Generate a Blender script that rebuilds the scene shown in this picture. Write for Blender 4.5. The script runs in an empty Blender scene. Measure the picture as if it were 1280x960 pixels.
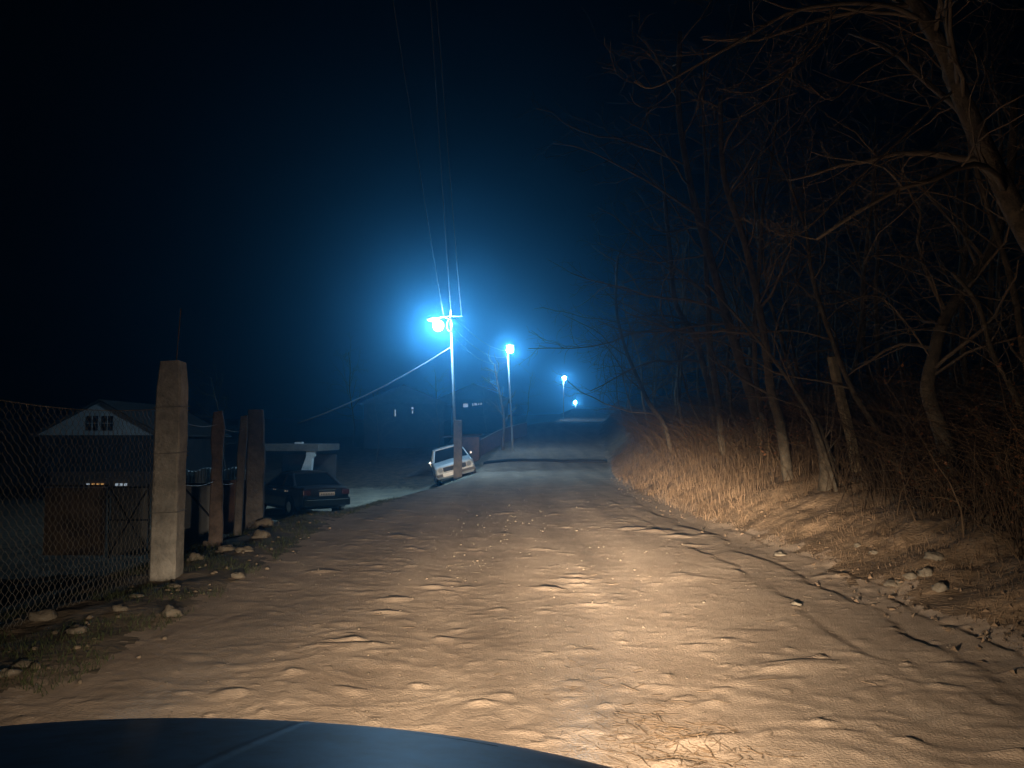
import bpy, math, random
import numpy as np
from mathutils import Vector, Matrix, noise as mn

random.seed(7)
C = bpy.context.scene.collection
SC = bpy.context.scene
PI = math.pi

# ------------------------------------------------------------------ camera
EYE = 1.35
FPX = 960.0
PITCH = math.atan(68 / 960)
cam = bpy.data.cameras.new('camera')
co = bpy.data.objects.new('camera', cam)
C.objects.link(co)
co.location = (0, 0, EYE)
co.rotation_euler = (PI / 2 + PITCH, 0, 0)
cam.sensor_width = 36
cam.lens = 36 * FPX / 1280
cam.clip_end = 2000
cam.clip_start = 0.05
SC.camera = co


def P(px, py, D):
    u = (px - 640) / FPX
    v = (480 - py) / FPX
    y = math.cos(PITCH) - v * math.sin(PITCH)
    z = math.sin(PITCH) + v * math.cos(PITCH)
    t = D / y
    return Vector((u * t, D, EYE + z * t))


# ------------------------------------------------------------------ noise
def _hash(ix, iy, seed):
    h = (ix.astype(np.int64) * 374761393 + iy.astype(np.int64) * 668265263 + seed * 1442695041) & 0xFFFFFFFF
    h = ((h ^ (h >> 13)) * 1274126177) & 0xFFFFFFFF
    h = (h ^ (h >> 16)) & 0xFFFFFFFF
    return h.astype(np.float64) / 4294967296.0


def perlin(x, y, seed=0):
    x = np.asarray(x, float); y = np.asarray(y, float)
    ix = np.floor(x); iy = np.floor(y)
    fx = x - ix; fy = y - iy
    ux = fx * fx * fx * (fx * (fx * 6 - 15) + 10)
    uy = fy * fy * fy * (fy * (fy * 6 - 15) + 10)

    def g(dx, dy):
        a = _hash(ix + dx, iy + dy, seed) * 2 * PI
        return np.cos(a) * (fx - dx) + np.sin(a) * (fy - dy)
    a = g(0, 0) * (1 - ux) + g(1, 0) * ux
    b = g(0, 1) * (1 - ux) + g(1, 1) * ux
    return (a * (1 - uy) + b * uy) * 1.5


def sstep(a, b, x):
    t = np.clip((np.asarray(x, float) - a) / (b - a), 0, 1)
    return t * t * (3 - 2 * t)


# ------------------------------------------------------------------ terrain
YK = [-30, 3, 7.6, 13, 19, 24, 30, 36, 45, 60, 75, 100, 130, 200, 400]
XL = [-2.3, -2.3, -2.45, -2.9, -2.3, -1.7, -1.25, -1.2, -1.0, 0.2, 2.0, 6.3, 10, 20, 50]
XR = [2.8, 2.8, 3.1, 2.8, 2.9, 3.1, 3.7, 4.5, 5.3, 6.8, 8.5, 12.3, 16, 26, 56]
YZ = [-30, 30, 36, 45, 60, 75, 88, 100, 120, 140, 160, 200, 400]
ZR = [0, 0, 0.1, 0.5, 1.6, 2.85, 3.25, 3.6, 5.2, 7.2, 6.6, 5.2, 5.0]


def sm(y, ks, vs):
    y = np.asarray(y, float)
    w = np.maximum(np.abs(y) * 0.08, 0.8)
    return sum(np.interp(y + k * w, ks, vs) for k in (-1, -0.5, 0, 0.5, 1)) / 5


def xl(y): return sm(y, YK, XL)
def xr(y): return sm(y, YK, XR)
def zr(y): return sm(y, YZ, ZR)


def base_z(x, y):
    x = np.asarray(x, float); y = np.asarray(y, float)
    z = zr(y)
    L = xl(y); R = xr(y)
    d = L - x
    s0 = sm(y, [9, 17, 24], [1.15, 0.2, 0.0])
    drop = sm(y, [8, 14, 24, 36, 45, 60, 100, 160], [0.7, 0.8, 1.1, 1.0, 1.1, 1.0, 1.0, 1.0])
    td = np.clip((d - s0) / sm(y, [10, 18, 30, 60], [2.8, 2.2, 3.0, 2.8]), 0, 1)
    z = z - drop * (0.5 * td + 0.5 * sstep(0, 1, td)) - 0.035 * np.clip(d - 4, 0, 25)
    z = z + 0.05 * np.exp(-((d - 0.6) / 0.5) ** 2) * (y < 14)
    e = x - R
    hb = sm(y, [3, 6, 12, 25, 60], [0.2, 0.35, 0.85, 1.1, 1.3])
    z = z + hb * sstep(-0.1, 1.9, e) + 0.13 * np.clip(e - 1.6, 0, 40)
    # wheel tracks and crown of the road
    u = (x - (L + R) / 2)
    z = z - 0.02 * np.exp(-((u - 0.75) / 0.35) ** 2) - 0.02 * np.exp(-((u + 0.75) / 0.35) ** 2)
    return z


def cells(x, y, c, prob, rmin, rmax, hk, seed, asp=1.5):
    # scattered low mounds: gentle towards -y, steep on the far side
    ix = np.floor(x / c); iy = np.floor(y / c)
    out = np.zeros_like(x)
    for dx in (-1, 0, 1):
        for dy in (-1, 0, 1):
            a = _hash(ix + dx, iy + dy, seed); b = _hash(ix + dx, iy + dy, seed + 1)
            k = _hash(ix + dx, iy + dy, seed + 2); q = _hash(ix + dx, iy + dy, seed + 3)
            e = _hash(ix + dx, iy + dy, seed + 4)
            r = rmin + (rmax - rmin) * q * q
            ux = (x - (ix + dx + a) * c) / (r * (1 + asp * e))
            uy = (y - (iy + dy + b) * c) / r
            uy = np.where(uy > 0, uy * 3.2, uy * 0.6) + 0.25 * ux * (e - 0.5)
            t = np.clip(1 - ux * ux - uy * uy, 0, 1)
            out = np.maximum(out, (k < prob) * t * t * r * hk * (0.5 + e))
    return out


def detail_z(x, y):
    x = np.asarray(x, float); y = np.asarray(y, float)
    L = xl(y); R = xr(y)
    edge = sstep(0, 1.2, np.maximum(L - x, x - R))
    fade = 1 / (1 + np.abs(y) / 60)
    wx = x + 0.15 * perlin(x * 1.3, y * 1.3, 3)
    wy = y + 0.15 * perlin(x * 1.3, y * 1.3, 4)
    n1 = perlin(x * 0.9, y * 0.7, 11)
    n2 = perlin(wx * 2.0, wy * 2.3, 12)
    n3 = perlin(wx * 3.6, wy * 4.6, 13)
    n4 = perlin(x * 11, y * 11, 14)
    n5 = perlin(wx * 6.5, wy * 9.0, 18)
    big = np.clip(n2 - 0.22, 0, 1)
    sml = np.clip(n3 - 0.26, 0, 1)
    tiny = np.clip(n5 - 0.30, 0, 1)
    patch = np.clip(0.8 + 0.9 * perlin(x * 0.45, y * 0.4, 15), 0.45, 1.4)
    z = 0.008 * n1 + patch * (0.006 * big + 0.010 * sml + 0.010 * tiny) + 0.0012 * n4
    m1 = cells(wx, wy, 0.75, 0.42, 0.08, 0.22, 0.075, 201, 1.1)
    m2 = cells(wx, wy, 0.28, 0.60, 0.03, 0.10, 0.17, 211, 1.5)
    m3 = cells(wx, wy, 0.12, 0.42, 0.012, 0.038, 0.28, 221, 0.8)
    z = z + patch * (m1 + m2) + m3 * 0.9
    # crescent ripples: steep on the far side
    rp = np.abs(perlin(wx * 1.5, wy * 3.2, 17))
    z = z + 0.003 * patch * np.clip(0.22 - rp, 0, 1) / 0.22
    # erosion ledges along the right edge
    for off, amp, sd in ((-0.25, 0.035, 21), (-0.75, 0.026, 22), (0.15, 0.04, 23)):
        c = R + off + 0.22 * perlin(y * 0.6, y * 0 + sd, sd) + 0.06 * perlin(y * 2.7, y * 0 + sd, sd)
        a = 0.5 * amp * sstep(3.5, 5.5, y) * (1 - sstep(14, 26, y)) * np.clip(0.7 + perlin(y * 0.9, y * 0 + 3, sd + 5), 0, 1.3)
        t = x - c
        z = z + a * np.where(t < 0, np.exp(-(t / 0.22) ** 2), np.exp(-(t / 0.05) ** 2)) - 0.5 * a * np.exp(-((t - 0.08) / 0.05) ** 2)
    rough = 0.10 * perlin(x * 0.8, y * 0.8, 31) + 0.05 * perlin(x * 2.1, y * 2.1, 32) + 0.025 * perlin(x * 5, y * 5, 33) + 0.01 * perlin(x * 13, y * 13, 34)
    right = (x > R)
    z = z * (1 - 0.5 * edge) + edge * rough * np.where(right, 1.0, 0.55)
    return z * fade


def gz(x, y):
    return float(base_z(x, y) + detail_z(x, y))


# ------------------------------------------------------------------ materials
MATS = {}


def mat(name, col, rough=0.8, var=0.3, scale=6.0, bump=0.0, bscale=30.0, metal=0.0, col2=None, spec=0.3, coat=0.0, detail=6):
    if name in MATS:
        return MATS[name]
    m = bpy.data.materials.new(name)
    m.use_nodes = True
    nt = m.node_tree
    b = nt.nodes['Principled BSDF']
    b.inputs['Roughness'].default_value = rough
    b.inputs['Metallic'].default_value = metal
    b.inputs['Specular IOR Level'].default_value = spec
    b.inputs['Coat Weight'].default_value = coat
    b.inputs['Coat Roughness'].default_value = 0.08
    tc = nt.nodes.new('ShaderNodeTexCoord')
    n = nt.nodes.new('ShaderNodeTexNoise')
    n.inputs['Scale'].default_value = scale
    n.inputs['Detail'].default_value = detail
    n.inputs['Roughness'].default_value = 0.65
    nt.links.new(tc.outputs['Object'], n.inputs['Vector'])
    r = nt.nodes.new('ShaderNodeValToRGB')
    c2 = col2 or tuple(min(1, c * (1 + var)) for c in col)
    c1 = tuple(c * (1 - var) for c in col)
    r.color_ramp.elements[0].position = 0.35
    r.color_ramp.elements[1].position = 0.68
    r.color_ramp.elements[0].color = (*c1, 1)
    r.color_ramp.elements[1].color = (*c2, 1)
    nt.links.new(n.outputs['Fac'], r.inputs['Fac'])
    nt.links.new(r.outputs['Color'], b.inputs['Base Color'])
    if bump:
        n2 = nt.nodes.new('ShaderNodeTexNoise')
        n2.inputs['Scale'].default_value = bscale
        n2.inputs['Detail'].default_value = 5
        nt.links.new(tc.outputs['Object'], n2.inputs['Vector'])
        bp = nt.nodes.new('ShaderNodeBump')
        bp.inputs['Strength'].default_value = bump
        bp.inputs['Distance'].default_value = 0.02
        nt.links.new(n2.outputs['Fac'], bp.inputs['Height'])
        nt.links.new(bp.outputs['Normal'], b.inputs['Normal'])
    MATS[name] = m
    return m


def emat(name, col, strength):
    m = bpy.data.materials.new(name)
    m.use_nodes = True
    nt = m.node_tree
    nt.nodes.clear()
    o = nt.nodes.new('ShaderNodeOutputMaterial')
    e = nt.nodes.new('ShaderNodeEmission')
    e.inputs['Color'].default_value = (*col, 1)
    e.inputs['Strength'].default_value = strength
    nt.links.new(e.outputs[0], o.inputs['Surface'])
    return m


M_DIRT = mat('sandy_dirt', (0.345, 0.260, 0.192), 0.95, 0.16, 1.6, 0.4, 75, col2=(0.42, 0.325, 0.245), spec=0.1, detail=10)
nt = M_DIRT.node_tree
b_ = nt.nodes['Principled BSDF']
tcn = next(n for n in nt.nodes if n.type == 'TEX_COORD')
mp = nt.nodes.new('ShaderNodeMapping'); mp.inputs['Scale'].default_value = (1.6, 0.10, 1)
nz = nt.nodes.new('ShaderNodeTexNoise'); nz.inputs['Scale'].default_value = 1.0; nz.inputs['Detail'].default_value = 4
nz2 = nt.nodes.new('ShaderNodeTexNoise'); nz2.inputs['Scale'].default_value = 14.0; nz2.inputs['Detail'].default_value = 8; nz2.inputs['Roughness'].default_value = .75
mx = nt.nodes.new('ShaderNodeMix'); mx.data_type = 'RGBA'; mx.blend_type = 'MULTIPLY'; mx.inputs['Factor'].default_value = 1
mr = nt.nodes.new('ShaderNodeMapRange'); mr.inputs[1].default_value = .3; mr.inputs[2].default_value = .7; mr.inputs[3].default_value = .72; mr.inputs[4].default_value = 1.12
mr2 = nt.nodes.new('ShaderNodeMapRange'); mr2.inputs[1].default_value = .3; mr2.inputs[2].default_value = .7; mr2.inputs[3].default_value = .82; mr2.inputs[4].default_value = 1.1
mm = nt.nodes.new('ShaderNodeMath'); mm.operation = 'MULTIPLY'
src = b_.inputs['Base Color'].links[0].from_socket
nt.links.new(tcn.outputs['Object'], mp.inputs['Vector']); nt.links.new(mp.outputs[0], nz.inputs['Vector'])
nt.links.new(tcn.outputs['Object'], nz2.inputs['Vector'])
nt.links.new(nz.outputs['Fac'], mr.inputs[0]); nt.links.new(nz2.outputs['Fac'], mr2.inputs[0])
nt.links.new(mr.outputs[0], mm.inputs[0]); nt.links.new(mr2.outputs[0], mm.inputs[1])
nt.links.new(src, mx.inputs[6]); nt.links.new(mm.outputs[0], mx.inputs[7]); nt.links.new(mx.outputs[2], b_.inputs['Base Color'])
M_BANK = mat('bank_earth', (0.20, 0.138, 0.088), 0.97, 0.45, 3.0, 0.9, 22, spec=0.1, detail=10)
M_EARTH = mat('verge_earth', (0.15, 0.118, 0.08), 0.97, 0.45, 2.5, 0.8, 18, spec=0.1, col2=(0.27, 0.205, 0.14), detail=9)
M_PATH = mat('pale_drive', (0.30, 0.26, 0.19), 0.95, 0.25, 1.2, 0.5, 12, spec=0.1)
M_STRAW = mat('dry_straw', (0.125, 0.082, 0.05), 0.9, 0.4, 1.5, spec=0.1)
M_GREEN = mat('verge_grass', (0.04, 0.048, 0.018), 0.85, 0.4, 3.0, spec=0.2)
M_STONE = mat('field_stone', (0.125, 0.105, 0.08), 0.9, 0.3, 9, 0.5, 40, spec=0.2)
M_PEB = mat('pebble', (0.14, 0.108, 0.076), 0.85, 0.35, 14, spec=0.25)
M_FOOT = mat('dark_concrete', (0.13, 0.115, 0.10), 0.93, 0.3, 5, 0.6, 30, spec=0.15)
M_CONC = mat('old_concrete', (0.24, 0.22, 0.19), 0.93, 0.35, 5, 0.7, 35, spec=0.15, detail=9)
M_POSTW = mat('weathered_wood', (0.26, 0.20, 0.12), 0.9, 0.3, 8, 0.7, 25, spec=0.15)
M_RUSTY = mat('rusty_post', (0.085, 0.064, 0.052), 0.9, 0.4, 8, 0.5, 30, spec=0.15)
M_BARK = mat('bark', (0.115, 0.092, 0.066), 0.92, 0.4, 9, 0.8, 45, spec=0.1)
M_TWIG = mat('twig_bark', (0.15, 0.12, 0.09), 0.9, 0.3, 3, spec=0.1)
M_BRUSH = mat('brush_stalk', (0.12, 0.08, 0.048), 0.92, 0.45, 1.2, spec=0.1)
M_DEADLEAF = mat('dead_leaf', (0.16, 0.07, 0.035), 0.9, 0.5, 2, spec=0.15)
M_WIRE = mat('galvanised_wire', (0.15, 0.14, 0.12), 0.6, 0.2, 6, metal=0.4, spec=0.4)
M_PALECAB = mat('pale_cable', (0.35, 0.36, 0.37), 0.6, 0.1, 6, spec=0.5)
M_CABLE = mat('cable', (0.045, 0.047, 0.05), 0.6, 0.15, 6, spec=0.5)
M_STRIP = mat('near_black', (0.012, 0.012, 0.012), 0.7, 0.3, 6, spec=0.2)
M_DIMP = mat('grey_old_wood', (0.075, 0.068, 0.062), 0.92, 0.35, 6, 0.6, 25, spec=0.1)
M_POLE = mat('pole_steel', (0.25, 0.27, 0.28), 0.5, 0.15, 8, metal=0.2, spec=0.5)
M_LAMPH = mat('lamp_housing', (0.65, 0.68, 0.7), 0.4, 0.1, 8, spec=0.5)
M_WHITEP = mat('white_car_paint', (0.30, 0.35, 0.37), 0.35, 0.06, 3, spec=0.5, coat=0.3)
M_DARKP = mat('dark_car_paint', (0.022, 0.026, 0.032), 0.28, 0.1, 3, spec=0.6, coat=0.6)
M_HOOD = mat('blue_sheen_paint', (0.030, 0.112, 0.215), 0.52, 0.4, 9, metal=0.2, spec=0.4, coat=0.10)  # dark paint; the blue glow it reflects is put into the base colour
M_GLASS = mat('car_glass', (0.008, 0.010, 0.012), 0.1, 0.1, 3, spec=0.5)
M_TYRE = mat('tyre_rubber', (0.015, 0.015, 0.015), 0.85, 0.2, 8, spec=0.2)
M_CHROME = mat('chrome', (0.7, 0.72, 0.74), 0.2, 0.05, 4, metal=1.0)
M_BLACKPL = mat('black_plastic', (0.015, 0.015, 0.016), 0.6, 0.2, 8, spec=0.3)
M_PLATE = mat('plate_white', (0.75, 0.72, 0.66), 0.5, 0.04, 8, spec=0.4)
M_PLATEINK = mat('plate_ink', (0.03, 0.03, 0.035), 0.5, 0.04, 8)
M_TAIL = mat('tail_lens', (0.06, 0.015, 0.015), 0.15, 0.1, 8, spec=0.6)
M_LENS = mat('headlamp_glass', (0.16, 0.17, 0.18), 0.12, 0.05, 8, spec=0.8)
M_GABLE = mat('whitewash', (0.55, 0.56, 0.55), 0.9, 0.15, 2, spec=0.2)
M_WALLD = mat('dark_plaster', (0.055, 0.052, 0.05), 0.92, 0.3, 2, spec=0.1)
M_ROOF = mat('dark_roof', (0.07, 0.065, 0.06), 0.9, 0.3, 3, spec=0.2)
M_BROWNW = mat('brown_boards', (0.16, 0.10, 0.07), 0.9, 0.3, 4, spec=0.1)
M_RUST = mat('rust_sheet', (0.11, 0.078, 0.052), 0.85, 0.45, 3, 0.3, 12, spec=0.2)
M_GREYSH = mat('grey_sheet', (0.16, 0.165, 0.165), 0.7, 0.2, 3, spec=0.3)
M_PALESH = mat('pale_sheet', (0.42, 0.46, 0.45), 0.6, 0.2, 2, spec=0.3)
M_DARKWIN = mat('dark_window', (0.006, 0.007, 0.008), 0.3, 0.1, 2, spec=0.4)

# ------------------------------------------------------------------ mesh builder


class MB:
    def __init__(self):
        self.v = []
        self.f = []

    def box(self, c, s, rot=None, taper=1.0):
        hx, hy, hz = s[0] / 2, s[1] / 2, s[2] / 2
        n = len(self.v)
        for sx, sy, sz in ((-1, -1, -1), (1, -1, -1), (1, 1, -1), (-1, 1, -1), (-1, -1, 1), (1, -1, 1), (1, 1, 1), (-1, 1, 1)):
            k = taper if sz > 0 else 1.0
            p = Vector((sx * hx * k, sy * hy * k, sz * hz))
            if rot is not None:
                p = rot @ p
            self.v.append(tuple(p + Vector(c)))
        for q in ((0, 3, 2, 1), (4, 5, 6, 7), (0, 1, 5, 4), (1, 2, 6, 5), (2, 3, 7, 6), (3, 0, 4, 7)):
            self.f.append(tuple(n + i for i in q))
        return self

    def tube(self, pts, rad, sides=6, cap=True):
        pts = [Vector(p) for p in pts]
        if not hasattr(rad, '__len__'):
            rad = [rad] * len(pts)
        n0 = len(self.v)
        ref = None
        for i, p in enumerate(pts):
            a = pts[max(i - 1, 0)]
            b = pts[min(i + 1, len(pts) - 1)]
            t = (b - a)
            if t.length < 1e-9:
                t = Vector((0, 0, 1))
            t.normalize()
            if ref is None:
                ref = Vector((1, 0, 0)) if abs(t.x) < 0.8 else Vector((0, 1, 0))
            e1 = (ref - t * ref.dot(t))
            if e1.length < 1e-6:
                e1 = t.orthogonal()
            e1.normalize()
            ref = e1
            e2 = t.cross(e1)
            for k in range(sides):
                an = 2 * PI * k / sides
                q = p + (e1 * math.cos(an) + e2 * math.sin(an)) * rad[i]
                self.v.append((q.x, q.y, q.z))
        m = len(pts)
        for i in range(m - 1):
            for k in range(sides):
                a = n0 + i * sides + k
                b = n0 + i * sides + (k + 1) % sides
                self.f.append((a, b, b + sides, a + sides))
        if cap:
            self.f.append(tuple(n0 + k for k in reversed(range(sides))))
            self.f.append(tuple(n0 + (m - 1) * sides + k for k in range(sides)))
        return self

    def ball(self, c, r, seg=10, ring=6, jit=0.0, rot=None, rng=None):
        n0 = len(self.v)
        c = Vector(c)
        if not hasattr(r, '__len__'):
            r = (r, r, r)
        off = Vector((random.uniform(0, 99), random.uniform(0, 99), random.uniform(0, 99)))

        def pt(th, ph):
            d = Vector((math.sin(th) * math.cos(ph), math.sin(th) * math.sin(ph), math.cos(th)))
            k = 1 + jit * mn.noise(d * 1.4 + off) + jit * 0.4 * mn.noise(d * 3.5 + off)
            p = Vector((d.x * r[0], d.y * r[1], d.z * r[2])) * k
            if rot is not None:
                p = rot @ p
            return tuple(p + c)
        self.v.append(pt(0, 0))
        for i in range(1, ring):
            for k in range(seg):
                self.v.append(pt(PI * i / ring, 2 * PI * k / seg))
        self.v.append(pt(PI, 0))
        last = len(self.v) - 1
        for k in range(seg):
            self.f.append((n0, n0 + 1 + k, n0 + 1 + (k + 1) % seg))
            self.f.append((last, last - seg + (k + 1) % seg, last - seg + k))
        for i in range(ring - 2):
            for k in range(seg):
                a = n0 + 1 + i * seg + k
                b = n0 + 1 + i * seg + (k + 1) % seg
                self.f.append((a, a + seg, b + seg, b))
        return self

    def poly(self, pts):
        n = len(self.v)
        self.v += [tuple(p) for p in pts]
        self.f.append(tuple(range(n, n + len(pts))))
        return self

    def prism(self, pts, off):
        n = len(self.v)
        m = len(pts)
        self.v += [tuple(p) for p in pts] + [tuple(Vector(p) + Vector(off)) for p in pts]
        self.f.append(tuple(n + i for i in range(m)))
        self.f.append(tuple(n + m + i for i in reversed(range(m))))
        for i in range(m):
            j = (i + 1) % m
            self.f.append((n + i, n + m + i, n + m + j, n + j))
        return self

    def loft(self, secs, close=True, caps=True):
        n = len(self.v)
        m = len(secs[0])
        for s in secs:
            self.v += [tuple(p) for p in s]
        for i in range(len(secs) - 1):
            for k in range(m if close else m - 1):
                a = n + i * m + k
                b = n + i * m + (k + 1) % m
                self.f.append((a, b, b + m, a + m))
        if caps:
            self.f.append(tuple(n + k for k in reversed(range(m))))
            self.f.append(tuple(n + (len(secs) - 1) * m + k for k in range(m)))
        return self

    def build(self, name, material, parent=None, smooth=False, bevel=0.0, fix=False):
        me = bpy.data.meshes.new(name)
        me.from_pydata(self.v, [], self.f)
        if fix:
            import bmesh
            bm = bmesh.new(); bm.from_mesh(me)
            bmesh.ops.recalc_face_normals(bm, faces=bm.faces)
            bm.to_mesh(me); bm.free()
        me.materials.append(material)
        if smooth:
            me.polygons.foreach_set('use_smooth', [True] * len(me.polygons))
        me.update()
        o = bpy.data.objects.new(name, me)
        C.objects.link(o)
        if parent is not None:
            o.parent = parent
        if bevel:
            b = o.modifiers.new('bevel', 'BEVEL')
            b.width = bevel
            b.segments = 2
            b.limit_method = 'ANGLE'
        return o


def tag(o, label, cat, group=None):
    o['label'] = label
    o['category'] = cat
    if group:
        o['group'] = group
    return o


def thing(name, label, cat, loc=(0, 0, 0), rz=0.0, group=None):
    o = bpy.data.objects.new(name, None)
    o.empty_display_size = 0.2
    C.objects.link(o)
    o.location = loc
    o.rotation_euler = (0, 0, rz)
    return tag(o, label, cat, group)


def copy_tree(o, parent=None):
    c = o.copy()
    C.objects.link(c)
    if parent is not None:
        c.parent = parent
    for ch in list(o.children):
        copy_tree(ch, c)
    return c


# ------------------------------------------------------------------ ground sheets
rows = list(np.arange(-24, 1.6, 0.4))
y = 1.6
while y < 60:
    rows.append(y)
    y += max(0.014, y * 0.0052)
while y < 560:
    rows.append(y)
    y *= 1.025
rows = np.array(rows)
ud = np.linspace(-0.82, 0.82, 760)
us = 0.82 + np.cumsum(np.linspace(0.006, 0.11, 40))
ucol = np.concatenate([-us[::-1], ud, us])
YY, UU = np.meshgrid(rows, ucol, indexing='ij')
XX = UU * (np.maximum(YY, 1.6) + 2.6)
ZZ = base_z(XX, YY) + detail_z(XX, YY)
nr, nc = YY.shape
vid = np.arange(nr * nc).reshape(nr, nc)
quads = np.stack([vid[:-1, :-1], vid[:-1, 1:], vid[1:, 1:], vid[1:, :-1]], -1).reshape(-1, 4)
cx = (XX[:-1, :-1] + XX[1:, 1:]).ravel() / 2
cy = (YY[:-1, :-1] + YY[1:, 1:]).ravel() / 2
jit = 0.32 * perlin(cx * 1.1, cy * 1.1, 41) + 0.2 * perlin(cx * 4, cy * 4, 42) + 0.16 * perlin(cx * 11, cy * 11, 43)
is_road = (cx > xl(cy) + jit - 0.1) & (cx < xr(cy) + jit + 0.25)
is_bank = (~is_road) & (cx > (xl(cy) + xr(cy)) / 2)
is_path = (~is_road) & (~is_bank) & (cy > 22 + jit * 4) & (cy < 34.5 + jit * 4 - 0.35 * (cx + 3)) & (cx > -11 + jit * 3)
is_gnd = ~(is_road | is_bank | is_path)
ALLV = np.stack([XX.ravel(), YY.ravel(), ZZ.ravel()], -1)


def sheet(name, mask, material):
    q = quads[mask]
    used, inv = np.unique(q.ravel(), return_inverse=True)
    me = bpy.data.meshes.new(name)
    me.vertices.add(len(used))
    me.vertices.foreach_set('co', ALLV[used].astype(np.float32).ravel())
    me.loops.add(len(inv))
    me.loops.foreach_set('vertex_index', inv.astype(np.int32))
    me.polygons.add(len(q))
    me.polygons.foreach_set('loop_start', np.arange(0, len(inv), 4, dtype=np.int32))
    me.polygons.foreach_set('loop_total', np.full(len(q), 4, np.int32))
    me.materials.append(material)
    me.update(calc_edges=True)
    me.polygons.foreach_set('use_smooth', np.ones(len(q), bool))
    o = bpy.data.objects.new(name, me)
    C.objects.link(o)
    o['kind'] = 'structure'
    return o


sheet('dirt_road', is_road, M_DIRT)
sheet('roadside_bank', is_bank, M_BANK)
sheet('driveway', is_path, M_PATH)
sheet('ground', is_gnd, M_EARTH)


def stuff(o):
    o['kind'] = 'stuff'
    return o


# ------------------------------------------------------------------ gravel, twigs, grass
rng = random.Random(3)
mb = MB()


def pebble(x, y, r):
    z = gz(x, y)
    mb.ball((x, y, z + r * 0.25), (r * rng.uniform(0.8, 1.4), r * rng.uniform(0.7, 1.1), r * rng.uniform(0.45, 0.8)), 6, 4, 0.5,
            Matrix.Rotation(rng.uniform(0, 6.3), 3, 'Z'))


for (px, D, n, sp, r0) in ((-0.95, 5.6, 60, 0.35, 0.010), (-0.5, 8.2, 90, 0.5, 0.011), (-0.75, 4.3, 40, 0.3, 0.008), (0.6, 3.5, 120, 0.3, 0.006),
                           (1.25, 4.3, 40, 0.35, 0.007), (0.15, 5.0, 30, 0.4, 0.008), (-0.3, 10.5, 90, 0.7, 0.014), (1.4, 8.5, 50, 0.9, 0.013),
                           (0.6, 7.0, 40, 0.6, 0.010), (-1.6, 3.7, 30, 0.35, 0.008), (-0.2, 13.5, 100, 1.2, 0.018), (0.6, 4.0, 30, 0.8, 0.008)):
    for _ in range(n):
        pebble(px + rng.gauss(0, sp * 0.6), D + rng.gauss(0, sp * 1.4), 0.45 * r0 * rng.choice((0.5, 0.7, 0.8, 1, 1.0, 1.4, 1.9)))
for _ in range(420):
    yy = 3 + 20 * rng.random() ** 1.7
    pebble(rng.uniform(float(xl(yy)) - 0.4, float(xr(yy)) + 0.5), yy, rng.uniform(0.002, 0.0065) * (1 + yy / 22))
for _ in range(110):
    yy = rng.uniform(4.2, 14)
    pebble(float(xl(yy)) - rng.uniform(-0.1, 1.2), yy, rng.uniform(0.010, 0.03))
stuff(mb.build('gravel', M_PEB, smooth=True))

mb = MB()
for _ in range(360):
    k = rng.random()
    if k < 0.75:
        x, yy = 0.72 + rng.gauss(0, 0.22), 3.5 + rng.gauss(0, 0.22)
        L = rng.uniform(0.02, 0.12)
    elif k < 0.85:
        x, yy = 0.65 + rng.gauss(0, 0.35), 4.2 + rng.gauss(0, 0.3)
        L = rng.uniform(0.03, 0.13)
    else:
        x, yy = rng.uniform(-1.5, 3), rng.uniform(3.2, 9)
        L = rng.uniform(0.02, 0.09)
    a = rng.uniform(0, PI)
    pts = []
    for i in range(4):
        t = (i / 3 - 0.5) * L
        q = (x + math.cos(a) * t + rng.gauss(0, 0.002), yy + math.sin(a) * t)
        pts.append((q[0], q[1], gz(*q) + 0.006 + rng.random() * 0.008))
    mb.tube(pts, rng.uniform(0.0007, 0.0017), 3)
stuff(mb.build('dry_twigs', M_BRUSH))


def blade(mb, x, y, z, h, w, lean, a=None, segs=2):
    a = rng.uniform(0, 2 * PI) if a is None else a
    b = rng.uniform(0, 2 * PI)
    dx, dy = math.cos(a) * w, math.sin(a) * w
    n = len(mb.v)
    lx, ly = math.cos(b) * lean, math.sin(b) * lean
    mb.v += [(x - dx, y - dy, z), (x + dx, y + dy, z),
             (x - dx * .7 + lx * .35, y - dy * .7 + ly * .35, z + h * .6), (x + dx * .7 + lx * .35, y + dy * .7 + ly * .35, z + h * .6),
             (x + lx, y + ly, z + h)]
    mb.f += [(n, n + 1, n + 3, n + 2), (n + 2, n + 3, n + 4)]


# dry grass on the right bank
mb = MB()
N = 26000
ys = 4.2 + 38 * np.random.RandomState(1).rand(N) ** 1.6
es = np.abs(np.random.RandomState(2).randn(N)) * 1.3 + 0.25
xs = xr(ys) + es
dens = perlin(xs * 0.9, ys * 0.9, 51)
zs = base_z(xs, ys) + detail_z(xs, ys)
for i in range(N):
    if dens[i] < -0.25 + rng.random() * 0.3 and es[i] < 2:
        continue
    far = min(1.0, ys[i] / 14)
    grow = 0.35 + 0.65 * min(1, es[i] / 1.6)
    h = rng.uniform(0.02, 0.12) * grow * (0.5 + 1.3 * far * far)
    if rng.random() < 0.12:
        h *= 2.0
    blade(mb, xs[i], ys[i], zs[i] - 0.01, h, 0.0015 + 0.0022 * far, h * rng.uniform(0.2, 1.1))
for _ in range(9000):
    yv = 12 + 26 * rng.random() ** 1.2
    e = rng.uniform(0.15, 2.6)
    x = float(xr(yv)) + e
    h = rng.uniform(0.12, 0.5) * (0.5 + 0.5 * min(1, e))
    blade(mb, x, yv, float(base_z(x, yv)) - .02, h, 0.003, h * rng.uniform(0.1, 0.8))
stuff(mb.build('dry_grass', M_STRAW))

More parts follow.
